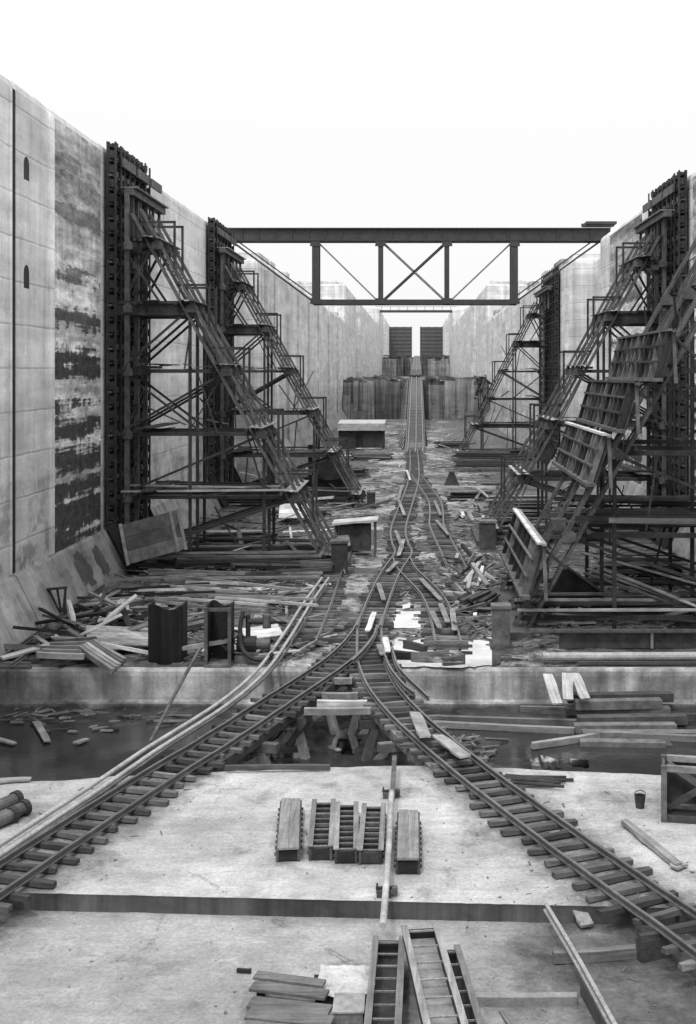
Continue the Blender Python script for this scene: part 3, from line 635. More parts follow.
def plank(p, L, yaw, label, group=None, m='plank', kind=None, pitch=0., roll=0., ws=1., name='plank', cat='plank'):
    o = bpy.data.objects.new(name, plank_meshes[kind if kind is not None else random.randrange(7)][m]); COL.objects.link(o)
    o.location = p; o.rotation_euler = (roll, pitch, yaw); o.scale = (L, ws, 1)
    return tag(o, label, cat, group)
def plank_between(p, q, label, group=None, m='plank', kind=1, ws=1., name='plank', cat='plank', roll=0.):
    p, q = Vector(p), Vector(q); d = q-p
    return plank((p+q)/2, d.length, math.atan2(d.y, d.x), label, group, m, kind, -math.asin(d.z/d.length), roll, ws, name, cat)
lg = 'pale planks laid between the rails'
for a, b, kz in (((375, 612), (367, 631), 0), ((414, 712), (426, 737), 3), ((437, 735), (466, 757), 3), ((386, 637), (387, 652), 0), ((380, 644), (382, 655), 1), ((421, 578), (440, 600), 1), ((441, 603), (447, 622), 1), ((453, 608), (454, 630), 1), ((399, 500), (404, 515), 1),
                 ((396, 530), (402, 548), 1), ((435, 500), (440, 515), 1), ((437, 520), (448, 535), 1), ((379, 583), (383, 600), 1), ((387, 571), (398, 562), 1), ((432, 610), (439, 628), 1), ((407, 470), (410, 480), 0), ((402, 487), (398, 500), 1), ((398, 555), (404, 540), 1)):
    plank_between(gp(*a, .42), gp(*b, .42), 'pale plank dropped between the rails of the track', lg, 'pale' if kz == 0 else 'greybeam', kz if kz != 1 else 0, 1.2)

# ------------------------------------------------------------------ trestle over the trench
def bent(t, c, d, wide, zt, diag=True):
    nrm = Vector((-d.y, d.x, 0))
    part(MB().bar(c-nrm*wide+Vector((0, 0, zt-.42)), c+nrm*wide+Vector((0, 0, zt-.42)), .26, .26), 'cap_timber', 'beam', t)
    for s in (-1, 1): part(MB().bar(c+nrm*s*.7+Vector((0, 0, zt-.55)), c+nrm*s*1.15+Vector((0, 0, -2.1)), .24, .24), 'post', 'greybeam' if s > 0 else 'beam', t)
    if diag: part(MB().bar(c+nrm*.9+Vector((0, 0, zt-.6)), c-nrm*1.05+Vector((0, 0, -1.8)), .08, .22), 'brace', 'greybeam', t)
for path, zt, lab in ((pE, .145, 'timber trestle carrying the left track over the flooded trench'), (pF, .145, 'timber trestle carrying the right track over the flooded trench')):
    sel = [p for p in path if 32.3 < p.y < 44.6]; t = thing('trestle', lab, 'trestle', (sel[0].x, sel[0].y, WZ))
    for o in (-.6, .6):
        q = []
        for i, p in enumerate(sel):
            d = (sel[min(i+1, len(sel)-1)]-sel[max(i-1, 0)]).normalized(); q.append(Vector((p.x, p.y, zt-.25))+Vector((-d.y, d.x, 0))*o)
        part(MB().sweep(q, [(-.13, -.14), (.13, -.14), (.13, .14), (-.13, .14)]), 'stringer', 'beam', t)
    m = len(sel)
    for f in (.1, .3, .5, .7, .9):
        i = int(m*f); d = (sel[i+1]-sel[i-1]).normalized(); bent(t, Vector((sel[i].x, sel[i].y, 0)), d, 1.2, zt-.08)
for i, (a, b) in enumerate((((322, 696), (358, 695), ), ((317, 703.5), (367, 703)), ((304, 711.5), (371, 710)), ((334, 681), (352, 680)))):
    plank_between(gp(*a, .1), gp(*b, .1), 'pale cross timber bridging the gap between the two tracks', 'cross timbers between the diverging tracks', 'greybeam' if i != 1 else 'pale', 5, 1., 'cross_timber', 'timber')
for a, za, b, zb in (((292, 715), 0, (265, 747), -1.5), ((310, 714), 0, (284, 752), -1.4), ((240, 752), -1.2, (300, 748), -1.2), ((362, 712), 0, (388, 748), -1.3), ((272, 728), -.5, (300, 722), -.5)):
    plank_between(gp(*a, za), gp(*b, zb), 'rough diagonal timber propped under the tracks in the trench', 'props under the diverging tracks', 'plank', 5, .7, 'prop_timber', 'timber')
plank_between(gp(225, 768, .1), gp(330, 767, .1), 'dark timber lying along the slab edge under the left track', None, 'darkplank', 4, 1., 'timber', 'timber')

# pale pipes beside the left track
for off, lab in ((0, 'outer pale pipe running beside the left track over the trench'), (.34, 'inner pale pipe nearest the left track, parallel to the outer one'), (.52, 'thin dark pipe close against the inner pale pipe')):
    P = smooth_path([gp(u, v, .36) for u, v in ((322, 578), (303, 604), (285, 632), (258, 669), (220, 702), (149, 747), (63, 800), (-40, 866))], .5)
    Q = []
    for i, p in enumerate(P):
        d = (P[min(i+1, len(P)-1)]-P[max(i-1, 0)]).normalized(); Q.append(p+Vector((-d.y, d.x, 0))*off+Vector((0, 0, -.1*min(1, max(0, (33-p.y)/3)))))
    solo('pipe', MB().tube(Q, .062 if off < .5 else .04, 10), 'pipe' if off < .5 else 'steelmid', Q[0], lab, 'pipe')
plank_between(gp(300, 650, .3), gp(258, 655, .25), 'pale board lying across the pipes behind the trench edge', None, 'pale', 0, .8)
solo('pole', MB().tube([gp(150, 742, -.2), gp(175, 694, .0), gp(200, 648, 1.0)], .06), 'steelmid', gp(150, 742, -.2), 'slanting pole leaning from the trench against the dark tubs', 'pole')

# ------------------------------------------------------------------ tubs, pump
def tub(u0, u1, v, h, label, open_front):
    c = gp((u0+u1)/2, v, 0); w = (u1-u0)*c.y/FOC; t = thing('steel_tub', label, 'tub', c); d = 1.0
    mb = MB(); n = 14
    for i in range(n):
        a = i/(n-1); x = c.x-w/2+w*a; y = c.y-.0-.16*math.sin(a*math.pi); zt = h+.10*math.sin(a*math.pi*2+.5)
        mb.v += [(x, y, .02), (x, y, zt), (x, y+.05, zt), (x, y+.05, .02)]
    mb.f += [(i*4+q, i*4+(q+1) % 4, i*4+4+(q+1) % 4, i*4+4+q) for i in range(n-1) for q in range(4)]+[(3, 2, 1, 0), tuple((n-1)*4+q for q in range(4))]
    if not open_front: part(mb, 'front_plate', 'tub', t)
    else:
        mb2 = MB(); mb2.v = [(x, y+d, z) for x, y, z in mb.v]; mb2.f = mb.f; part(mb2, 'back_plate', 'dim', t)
    for s in (-1, 1): part(MB().span((c.x+s*w/2-.03, c.y+.06, .02), (c.x+s*w/2+.03, c.y+d, h+.04)), 'side_plate', 'tub', t)
    part(MB().span((c.x-w/2-.06, c.y-.12, -.02), (c.x+w/2+.06, c.y+d+.05, .06)), 'base_plate', 'beam', t)
    if open_front:
        for x in (-w/2, w/2): part(MB().span((c.x+x-.06, c.y-.06, .07), (c.x+x+.06, c.y+.05, h)), 'corner_angle', 'steelmid', t)
        part(MB().span((c.x-w/2+.062, c.y-.03, h-.14), (c.x+w/2-.062, c.y+.03, h-.02)), 'rim', 'steelmid', t)
M['tub'] = concrete_wall('sooty_tub_steel', .06, .2, .75, 9.)
tub(148.5, 181.5, 664, 2.12, 'dark steel tub with wavy top rim standing on the trench edge, left one', False)
tub(206, 229.5, 666, 2.15, 'narrow black open fronted tub standing beside the pump', True)
c = gp(252, 664, 0); t = thing('pump', 'dark steam pump with bent hose right of the black tub', 'pump', c)
part(MB().box(c+Vector((.1, .4, .12)), (1.5, .7, .24)), 'bed', 'beam', t)
part(MB().tube([c+Vector((-.6, .4, .65)), c+Vector((.1, .4, .65))], .3, 14), 'cylinder', 'steel', t)
part(MB().tube([c+Vector((.1, .4, .65)), c+Vector((.62, .4, .65))], .2, 14), 'steam_chest', 'steelmid', t)
part(MB().tube([c+Vector((-.2, .4, .9)), c+Vector((-.2, .4, 1.75))], .09, 10), 'standpipe', 'steel', t)
part(MB().tube([c+Vector((-.2, .4, 1.5)), c+Vector((.75, .4, 1.5))], .11, 10), 'crosspipe', 'steel', t)
part(MB().tube([c+Vector((.5, .4, 1.25)), c+Vector((.5, .4, 1.75))], .16, 12), 'valve', 'steelmid', t)
mb = MB(); mb.hollow(c+Vector((-.75, .2, .8)), c+Vector((-.75, .3, .8)), .42, .06, 18)
for i in range(4): mb.bar(c+Vector((-.75, .25, .8))+Vector((math.cos(i*.785), 0, math.sin(i*.785)))*.4, c+Vector((-.75, .25, .8))-Vector((math.cos(i*.785), 0, math.sin(i*.785)))*.4, .05, .05)
part(mb, 'flywheel', 'steel', t)
part(MB().tube(smooth_path([c+Vector(p) for p in ((-.35, .2, 1.9), (-.45, .1, 1.3), (-.35, -.1, .6), (.1, -.25, .25), (.6, -.3, .28), (.85, -.3, .5))], .12), .085, 10), 'hose', 'steel', t)
part(MB().bar(c+Vector((-2.6, .1, .55)), c+Vector((-.9, .3, .8)), .16, .14), 'connecting_beam', 'greybeam', t)

# ------------------------------------------------------------------ foreground forms
def trough(near, far, w, h, label, group, planked, slats=9, z=0., m='form', nubs=True, floor=True, fm='formdark'):
    near, far = Vector((near.x, near.y, z)), Vector((far.x, far.y, z)); d = far-near; L = d.length; d.normalize(); nr = Vector((-d.y, d.x, 0)); up = Vector((0, 0, 1))
    t = thing('trough_form', label, 'trough form', near, group); f = lambda a, b, c: near+d*a+nr*b+up*c
    for s in (-1, 1):
        part(MB().bar(f(0, s*w/2, h/2+.02), f(L, s*w/2, h/2+.02), .06, h), 'side_board', 'formside', t)
        if not planked: part(MB().bar(f(-.02, s*w/2, h+.035), f(L+.02, s*w/2, h+.035), .12, .03), 'rim_strip', m, t)
    for a in (.03, L-.03): part(MB().bar(f(a, -w/2+.035, h/2), f(a, w/2-.035, h/2), .05, h-.06), 'end_board', 'formdark' if not planked else 'dim', t)
    if planked:
        for q in range(2):
            b = -w/4+q*w/2-.0; part(MB().bar(f(-.06, b, h+.045), f(L+.03*q, b, h+.045), w/2-.006, .05), 'top_plank', m, t)
    else:
        if floor: part(MB().bar(f(.06, 0, .05), f(L-.06, 0, .05), w-.08, .04), 'bottom_board', fm, t)
        for i in range(slats): part(MB().bar(f(.12+(L-.24)*i/(slats-1), -w/2+.05, h-.02), f(.12+(L-.24)*i/(slats-1), w/2-.05, h-.02), .028, .03), 'slat', m, t)
    if nubs:
        for i in range(9):
            a = .15+(L-.3)*i/8; part(MB().bar(f(a, -w/2-.07, .13), f(a, w/2+.07, .13), .05, .06), 'dowel', 'beam', t)
    return t
M['stackboard'] = wood('stack_board', .10, .17)
M['formpale'] = wood('pale_form_timber', .26, .36, 'y')
M['formside'] = wood('form_side_timber', .05, .12, False)
ga = 'wooden trough forms in a row on the foreground slab'
trough(gp(288, 862), gp(291, 800, .3), .47, .27, 'plank topped wooden form, leftmost of the row of five on the slab', ga, True)
trough(gp(320.5, 861), gp(324, 799.5, .34), .46, .30, 'open slatted trough form, second from left in the row on the slab', ga, False)
trough(gp(346, 864), gp(347, 802, .34), .44, .30, 'open slatted trough form in the middle of the row of five', ga, False)
trough(gp(370.5, 865), gp(374, 803.5, .34), .46, .30, 'open slatted trough form just left of the long white pole', ga, False)
trough(gp(408, 875), gp(408.5, 812, .34), .47, .32, 'plank topped wooden form right of the long white pole', ga, True)
# long white pole on small trestles crossing the step
t = thing('long_pole', 'long pale pole laid over small blocks down the middle of the slab', 'pole', gp(391, 790, .3))
p0, p1 = gp(391.5, 792, .42), gp(383, 926, .30)
part(MB().tube([p0, p0.lerp(p1, .5)+Vector((.02, 0, -.01)), p1], .068, 10), 'pole_shaft', 'palepole', t) if M.setdefault('palepole', wood('pale_pole', .36, .5, False)) else None
part(MB().bar(gp(394.5, 757, .40), gp(392, 800, .36), .12, .10), 'dark_extension', 'steelmid', t)
for u, v in ((389, 795), (384, 893)):
    q = gp(u, v, .06); part(MB().bar(q+Vector((-.17, 0, .1)), q+Vector((.2, .04, .1)), .05, .05), 'cross_block', 'steel', t); part(MB().bar(q+Vector((-.14, 0, 0)), q+Vector((-.14, 0, .2)), .04, .04), 'peg', 'steel', t); part(MB().box(q+Vector((.22, .02, .05)), (.12, .14, .14)), 'wedge', 'beam', t)
    part(MB().box(q+Vector((0, .02, -.0)), (.3, .25, .14)), 'foot', 'beam', t)
gb = 'long ladder like forms at the bottom of the picture'
trough(gp(381, 1060, LOW+.3), gp(389, 937, LOW+.45), .50, .42, 'long dark ladder like form at the bottom edge, left of the pale one', gb, False, 9, LOW, 'form', False)
t = trough(gp(455, 1062, .32), gp(420, 927, .32), .60, .26, 'long pale ladder like form lying tilted on top of the others', gb, False, 8, LOW+.42, 'formpale', False, True, 'greybeam')
trough(gp(476, 1060, LOW+.3), gp(446, 946, LOW+.4), .42, .36, 'partly hidden ladder like form right of the pale one', gb, False, 8, LOW, 'form', False)
# plank stack bottom left
t = thing('plank_stack', 'stack of grey boards with dark gaps at the bottom edge, left of the crumpled paper', 'plank stack', gp(288, 1015, LOW))
for i, (v, m, z, wd) in enumerate(((978, 'stackboard', .30, .24), (989, 'stackboard', .31, .30), (1005.5, 'stackboard', .27, .36), (1016.5, 'stackboard', .29, .34), (1029, 'stackboard', .26, .38), (1043, 'stackboard', .2, .4))):
    a, b = gp(254-i*2.2+random.uniform(-2, 2), v-3, LOW+z), gp(324+i*2.6+random.uniform(-2, 2), v+6, LOW+z)
    part(MB().bar(a, b, wd, .05), 'board', m, t)
part(MB().bar(gp(252, 984, LOW+.06), gp(334, 1050, LOW+.06).lerp(gp(252, 1050, LOW+.06), 0), .9, .1), 'shadow_board', 'formdark', t) if False else None
for u in (262, 318): part(MB().bar(gp(u, 980, LOW+.11), gp(u-6 if u < 300 else u+6, 1060, LOW+.11), .14, .2), 'bearer', 'formdark', t)
part(MB().bar(gp(237, 970, LOW+.05), gp(251, 971, LOW+.05), .06, .06), 'stick', 'dim', t)
mb = MB(); c0 = gp(345, 992, LOW); grid(mb, lin(c0.x-.48, c0.x+.5, 22), lin(c0.y-.55, c0.y+.55, 22), lambda x, y: LOW+.22+.08*nz(x, y, 1.3))
mb.v = [(x+.09*nz(y, x, 2.2), y+.12*nz(x, y, 2.0, 7), z) for x, y, z in mb.v]
solo('crumpled_paper', mb, 'paper', c0, 'pale crumpled sheet of cement paper beside the board stack', 'paper sheet')
t = thing('wooden_box', 'small grey wooden box at the bottom edge under the crumpled paper', 'box', gp(350, 1022, LOW))
part(MB().box(gp(349, 1022, LOW)+Vector((0, 0, .16)), (.5, .6, .3)), 'box_body', 'form', t); part(MB().box(gp(349, 1022, LOW)+Vector((0, 0, .325)), (.54, .64, .025)), 'box_lid', 'greybeam', t)
# right foreground loose pieces
c = gp(575, 960, LOW); pts = [gp(546, 910, LOW+.42), gp(580, 968, LOW+.36), gp(622, 1045, LOW+.3)]
t = thing('loose_rail', 'loose rail lying slanted on timbers in the lower right foreground', 'rail', pts[0])
part(MB().sweep(smooth_path(pts, .5), RP), 'rail_bar', 'railpale', t) if M.setdefault('railpale', metal('worn_rail', .26, .45, .3)) else None
part(MB().bar(gp(585, 985, LOW+.17), gp(618, 1045, LOW+.17), .18, .3), 'under_timber', 'beam', t)
plank_between(gp(553, 957, LOW+.12), gp(642, 950, LOW+.12), 'loose sleeper lying under the loose rail in the lower right', None, 'darkplank', 5, .9, 'loose_sleeper', 'sleeper')
plank_between(gp(467, 1000, LOW+.08), gp(577, 999, LOW+.08), 'long grey beam lying on the bottom slab right of the ladder forms', None, 'greybeam', 5, .9, 'timber', 'timber')
plank_between(gp(572, 897, .03), gp(588, 926, LOW+.08), 'short pale plank hanging over the slab step', None, 'greybeam', 3, 1.0)
plank_between(gp(502, 1010, LOW+.03), gp(520, 1040, LOW+.03), 'short stick lying near the bottom edge', None, 'darkplank', 0, .5)
t = plank_between(gp(624, 822, .09), gp(680, 866, .09), 'long grey timber stick lying on the slab at the right', None, 'plank', 4, 1.5, 'timber', 'timber')
plank_between(gp(673, 868, .06), gp(685, 864, .06), 'short pale board end beside the long timber stick', None, 'greybeam', 1, 1.)
c = gp(640, 808, 0); t = thing('bucket', 'small dark bucket standing alone on the slab at the right', 'bucket', c)
mb = MB(); n = 16; mb.v = [(c.x+r*math.cos(2*math.pi*i/n), c.y+r*math.sin(2*math.pi*i/n), z) for r, z in ((.10, 0), (.14, .32), (.125, .32), (.09, .03)) for i in range(n)]
mb.f = [(r*n+i, r*n+(i+1) % n, (r+1)*n+(i+1) % n, (r+1)*n+i) for r in range(3) for i in range(n)]+[tuple(range(3*n, 4*n)), tuple(range(n))]
part(mb, 'pail', 'steel', t); part(MB().tube([c+Vector((.14*math.cos(a), 0, .32+.12*math.sin(a))) for a in lin(0, math.pi, 9)], .012, 6), 'handle', 'steelmid', t)
# open crate at right edge
c = gp(661, 821, 0); t = thing('timber_crate', 'big open timber crate with cross brace at the right edge', 'crate', c); w, h, d = 2.3, 1.34, .8
f = lambda x, y, z: c+Vector((x, y+.1*x*0, z))
for x in (.07, w-.07):
    for y in (0, d): part(MB().bar(f(x, y, .0), f(x, y, h), .14, .14), 'corner_post', 'beam', t)
for z in (.08, h-.06):
    for y in (0, d): part(MB().bar(f(.145, y, z), f(w-.145, y, z), .12, .14), 'rail_board', 'beam' if z < 1 else 'greybeam', t)
for x in (.06, w-.06): part(MB().span(f(x-.03, .075, .03), f(x+.03, d-.075, h-.03)), 'side_panel', 'formside', t)
part(MB().span(f(.02, d+.072, .02), f(w-.02, d+.11, h-.02)), 'back_panel', 'formdark', t)
part(MB().bar(f(.16, .62, h-.14), f(w-.5, .62, .14), .06, .15), 'cross_brace', 'beam', t); part(MB().bar(f(.16, .54, .14), f(w-.5, .54, h-.14), .06, .15), 'cross_brace', 'beam', t)
part(MB().span(f(.14, .08, .02), f(w-.14, d-.08, .06)), 'floor_board', 'formdark', t); t.rotation_euler.z = -R(11.5)
# bundle of rods on the slab, pipes at left edge
for i in range(9):
    a = gp(500+random.uniform(-2, 14), 781+random.uniform(-8, 4), .06+.03*(i % 3)); b = a+Vector((random.uniform(1.0, 1.7), random.uniform(-.5, .35), 0))
    solo('iron_rod', MB().tube([a, b], .045, 8), 'steel', a, 'dark iron rod in the little heap right of the right track', 'rod', 'iron rods heaped by the right track')
for i, (u, v, z, l) in enumerate(((-6, 822, .17, 'nearer'), (6, 815, .17, 'middle'), (-2, 806, .17, 'farther'))):
    a = gp(u-10, v+5, z); b = gp(u+20, v-8, z)
    t = thing('pipe_length', 'short hollow pipe at the left picture edge, %s of the three' % l, 'pipe', a, 'short pipes at the left edge')
    part(MB().hollow(a, b, .16, .03), 'pipe_barrel', 'steelmid', t); q = (b-a).normalized(); part(MB().hollow(b-q*.14, b+q*.01, .20, .035), 'socket_end', 'steel', t)
plank_between(gp(-10, 782, .05), gp(31, 779, .05), 'grey plank lying near the trench at the left edge', None, 'plank', 1)
# timbers, crib and boards in the right part of the trench
gc = 'timbers of the crib in the trench'
for i, (y, z, x0, x1, hh) in enumerate(((42.9, -.85, 5.4, 9.2, .3), (42.4, -.95, 5.6, 8.7, .3), (42.6, -1.2, 5.3, 9.0, .22), (41.6, -1.28, 5.6, 9.4, .3), (41.1, -1.40, 5.4, 8.9, .3), (40.4, -1.42, 5.6, 9.6, .28), (39.6, -1.46, 5.4, 8.2, .25))):
    mb = MB().bar((x0, y, z), (x1, y+random.uniform(-.2, .2), z), .42, hh); solo('crib_timber', mb, 'beam' if i % 3 == 0 else 'crib', (x0, y, z), 'heavy squared timber stacked in the crib below the floor edge', 'timber', gc) if M.setdefault('crib', wood('crib_timber', .13, .26, False)) else None
for x in (5.9, 8.3): solo('crib_bearer', MB().bar((x, 39.4, -1.62), (x, 43.3, -1.62), .3, .28), 'beam', (x, 39.4, -1.6), 'dark bearer under the crib timbers at the water', 'timber', 'bearers under the crib')
for a, b, k in (((547, 674), (558, 704), 3), ((566, 673), (569, 700), 3), ((574, 673), (586, 699), 3)):
    plank_between(gp(*a, .06), gp(b[0], b[1], -.62), 'pale board leaning from the floor edge onto the crib', 'pale boards leaning onto the crib', 'pale', k, 1.25)
for a, b, m, kz in (((395, 717), (578, 722), 'plank', 5), ((432, 724), (575, 730), 'greybeam', 5), ((604, 734), (720, 739), 'greybeam', 5), ((532, 746), (610, 733), 'greybeam', 5), ((600, 716), (720, 716), 'darkplank', 5), ((520, 709), (578, 709), 'darkplank', 5)):
    plank_between(gp(*a, -1.38), gp(*b, -1.38), 'long timber floating or stranded in the right side of the trench', 'long timbers in the trench', m, kz, 1., 'floating_timber', 'timber')
# floating scraps left in the trench
for i in range(22):
    u, v = random.uniform(0, 190), random.uniform(704, 732); p = gp(u, v, WZ+.05)
    plank(p, random.uniform(.15, .6), random.uniform(-.5, .5), 'small wood scrap floating in the left side of the trench', 'scraps floating in the trench', random.choice(('plank', 'darkplank', 'darkplank')), random.choice((0, 1)), 0, 0, .6, 'wood_scrap', 'scrap')
for a, b in (((-5, 739), (14, 744)), ((36, 722), (47, 742)), ((75, 744), (88, 739))): plank_between(gp(*a, WZ+.08), gp(*b, WZ+.08), 'pale board floating by the left edge of the trench', 'boards floating in the trench', 'greybeam', 1)

# ------------------------------------------------------------------ mid ground furniture
def post_block(u0, u1, v0, v1, label):
    c = gp((u0+u1)/2, v1, 0); s = FOC/c.y; w = (u1-u0)/s; h = (v1-v0)/s
    t = thing('foot_block', label, 'foot block', c)
    part(MB().span((c.x-w/2, c.y, -.05), (c.x+w/2, c.y+w, h*.93)), 'block_body', 'greyblock', t); part(MB().span((c.x-w/2-.06, c.y-.06, h*.93), (c.x+w/2+.06, c.y+w+.06, h)), 'block_cap', 'sidepost', t)
    part(MB().span((c.x-w/2-.1, c.y-.1, -.05), (c.x+w/2+.1, c.y+w+.1, .1)), 'block_base', 'beam', t)
M['greyblock'] = wood('block_timber', .05, .11, False)
post_block(493, 510, 606, 648, 'square timber foot block beside the nearest right tower')
post_block(480, 496, 521, 552, 'square timber foot block below the middle right tower')
post_block(331, 347, 541, 577, 'square timber foot block at the foot of the nearer left tower')
post_block(367, 375, 492, 508, 'small foot block at the foot of the farther left tower')
c = gp(362, 449, 0); t = thing('shed', 'dark low shed with pale roof edge below the far left wall', 'shed', c); s = FOC/c.y
part(MB().span((c.x-3.3, c.y, -.05), (c.x+3.1, c.y+5, 2.6)), 'shed_wall', 'formside', t); part(MB().prism([(c.y-.6, 2.6), (c.y-.6, 3.6), (c.y+5.4, 3.9), (c.y+5.4, 2.6)], 0, c.x-3.4, c.x+3.2), 'shed_roof', 'pale', t)
part(MB().span((c.x-.9, c.y-.05, 0), (c.x+.1, c.y, 2.1)), 'shed_door', 'dim', t)
c = gp(355, 556, 0); t = thing('work_bench', 'pale topped work bench right of the nearer left tower foot', 'work bench', c)
part(MB().box((c.x, c.y+.8, 1.98), (2.7, 1.8, .12), rz(0, R(-5), 0)), 'bench_top', 'pale', t); part(MB().span((c.x-1.0, c.y+.3, .25), (c.x+.9, c.y+1.5, 1.75)), 'bench_chest', 'formside', t)
for x in (-1.15, 1.15):
    for y in (.1, 1.5): part(MB().bar((c.x+x, c.y+y, -.02), (c.x+x, c.y+y, 1.93), .12, .12), 'leg', 'beam', t)
c = gp(326, 500, 0); t = thing('boiler', 'dark boiler with rounded drum end between the two left towers', 'boiler', c)
part(MB().span((c.x-2.0, c.y, -.02), (c.x+2.1, c.y+3, 1.9)), 'firebox', 'steel', t)
mb = MB(); n = 22; mb.v = [(c.x+.3+1.75*math.cos(2*math.pi*i/n), y, 2.55+.85*math.sin(2*math.pi*i/n)) for y in (c.y-.25, c.y+3.2) for i in range(n)]; mb.f = [(i, (i+1) % n, n+(i+1) % n, n+i) for i in range(n)]+[tuple(range(n)), tuple(range(n, 2*n))]
part(mb, 'drum', 'steelmid', t); part(MB().tube([(c.x-1.4, c.y+1, 1.9), (c.x-1.4, c.y+1, 4.6)], .2, 10), 'chimney', 'steel', t); part(MB().span((c.x-1.7, c.y-.07, .5), (c.x-.8, c.y-.01, 1.4)), 'fire_door', 'dim', t)
# plank faced panel leaning in the nearer left tower
t = thing('plank_shutter', 'tilted plank faced panel leaning at the foot of the nearer left tower', 'panel', (-14, 65.6, .6)); rot = rz(R(-14), R(-15), 0); cc = Vector((-13.95, 63.6, 2.05))
for i in range(3): part(MB().box(cc+rot @ Vector((0, 0, -.72+.72*i)), (3.3, .08, .70), rot), 'board', 'panelboard', t) if M.setdefault('panelboard', wood('panel_board', .09, .17, False)) else None
for x in (-1.55, 1.2, 1.62): part(MB().box(cc+rot @ Vector((x, -.08, 0)), (.16, .08, 2.25), rot), 'batten', 'greybeam', t)
part(MB().bar((-15.2, 64.4, 0), (-14.6, 64.0, 2.0), .16, .16), 'prop', 'beam', t); part(MB().bar((-12.8, 64.4, 0), (-13.0, 64.0, 2.2), .16, .16), 'prop', 'beam', t)
def slab_panel(u, v, z, w, d, rx, ry, yaw, m, label, boards=3):
    c = gp(u, v, z); t = thing('board_shutter', label, 'board panel', c); rot = rz(rx, ry, yaw)
    for i in range(boards): part(MB().box(c+rot @ Vector((0, -d/2+d*(i+.5)/boards, 0)), (w, d/boards-.02, .05), rot), 'board', m, t)
    for x in (-.4, .4): part(MB().box(c+rot @ Vector((x*w, 0, -.065)), (.12, d, .07), rot), 'batten', 'beam', t)
slab_panel(294, 511, .9, 2.1, 1.8, R(28), 0, .05, 'pale', 'pale board panel propped behind the nearer left tower')
slab_panel(312, 543, .8, 4.4, 1.6, R(24), R(-6), .1, 'greybeam', 'grey three board panel lying at the foot of the left tower strut')
slab_panel(236, 646, .35, 2.2, 1.6, R(6), 0, -.2, 'pale', 'pale board panel lying on the floor behind the pump')
slab_panel(126, 636, .45, 3.0, 2.4, R(5), R(6), .3, 'greybeam', 'wide grey board panel lying left of the wavy topped tub')
slab_panel(262, 632, .4, 1.5, 1.3, R(8), R(-4), .3, 'pale', 'small pale board panel beside the pale pipes')
# tipped steel sheet, pipes and screen in the nearest right tower
c = gp(580, 612, 0); t = thing('tipped_sheet', 'dark bent steel sheet tipped up inside the nearest right tower', 'steel sheet', c)
part(MB().add([c+Vector(p) for p in ((-1.6, .6, 0), (-.9, .2, 2.2), (.2, .3, 1.5), (.9, .2, .9), (1.3, .6, 0), (-1.5, .75, 0), (-.85, .35, 2.2), (.22, .45, 1.5), (.95, .35, .9), (1.3, .75, 0))], [(0, 1, 2, 3, 4), (9, 8, 7, 6, 5), (0, 5, 6, 1), (1, 6, 7, 2), (2, 7, 8, 3), (3, 8, 9, 4), (4, 9, 5, 0)]), 'sheet', 'steel', t)
part(MB().bar(c+Vector((-.9, .15, 2.25)), c+Vector((.95, .15, .95)), .1, .1), 'edge_angle', 'steelmid', t)
solo('pipe', MB().tube([(4.7, 44.5, .24), (16.2, 44.7, .24)], .16, 12), 'pipe', (4.7, 44.5, .2), 'long pale topped pipe lying along the floor edge at the right', 'pipe')
plank_between((6.0, 44.2, .08), (16.2, 44.3, .08), 'dark ledge timber just in front of the long pipe', None, 'darkplank', 2, .8, 'timber', 'timber')
t = thing('board_screen', 'dark board screen low behind the long pipe at the right', 'screen', (10, 46.9, 0))
part(MB().span((5.6, 46.9, .02), (15.3, 47.0, .62)), 'screen_board', 'formside', t); part(MB().bar((4.4, 46.75, .72), (16, 46.75, .72), .12, .12), 'screen_rail', 'steelmid', t); part(MB().bar((9.2, 46.8, .02), (9.2, 46.8, .65), .1, .1), 'screen_post', 'greybeam', t)
for i in range(7):
    a = gp(596+random.uniform(-15, 20), 553+i*4, 2.2-.1*i); b = gp(700, 585+i*5+random.uniform(-4, 8), 1.6-.15*i)
    plank_between(a, b, 'long scaffold board sloping down inside the nearest right tower', 'sloping scaffold boards inside the right tower', random.choice(('darkplank', 'plank', 'darkplank')), 1)
for i in range(10):
    y = random.uniform(47.5, 58); z = 4.3+random.random()*.7
    plank_between((random.uniform(6, 8), y, z), (random.uniform(14, 16), y+random.uniform(-1, 1), z+random.uniform(-.3, .3)), 'long dark timber stored on the low level of the nearest right tower', 'timbers stored in the nearest right tower', 'darkplank', 5, .9, 'stored_timber', 'timber')
# bracket stand on the left footing
c = Vector((-15.35, 50.9+5.2, 1.0)); c = Vector(((60-416)*52.5/FOC, 52.5, EYE-(617-372)*52.5/FOC)); t = thing('bracket_stand', 'small dark bracket stand leaning on the left wall footing', 'bracket', c)
for o in ((-.5, 0, 1.2), (-.12, 0, 1.22), (.25, 0, 1.25)): part(MB().bar(c+Vector((0.1, 0, -.1)), c+Vector(o), .08, .10), 'stay', 'steel', t)
part(MB().bar(c+Vector((-.6, -.05, 1.22)), c+Vector((.3, -.05, 1.3)), .25, .08), 'head', 'steel', t); part(MB().bar(c+Vector((.25, 0, 1.3)), c+Vector((.2, 0, 0)), .07, .07), 'stay', 'steel', t)
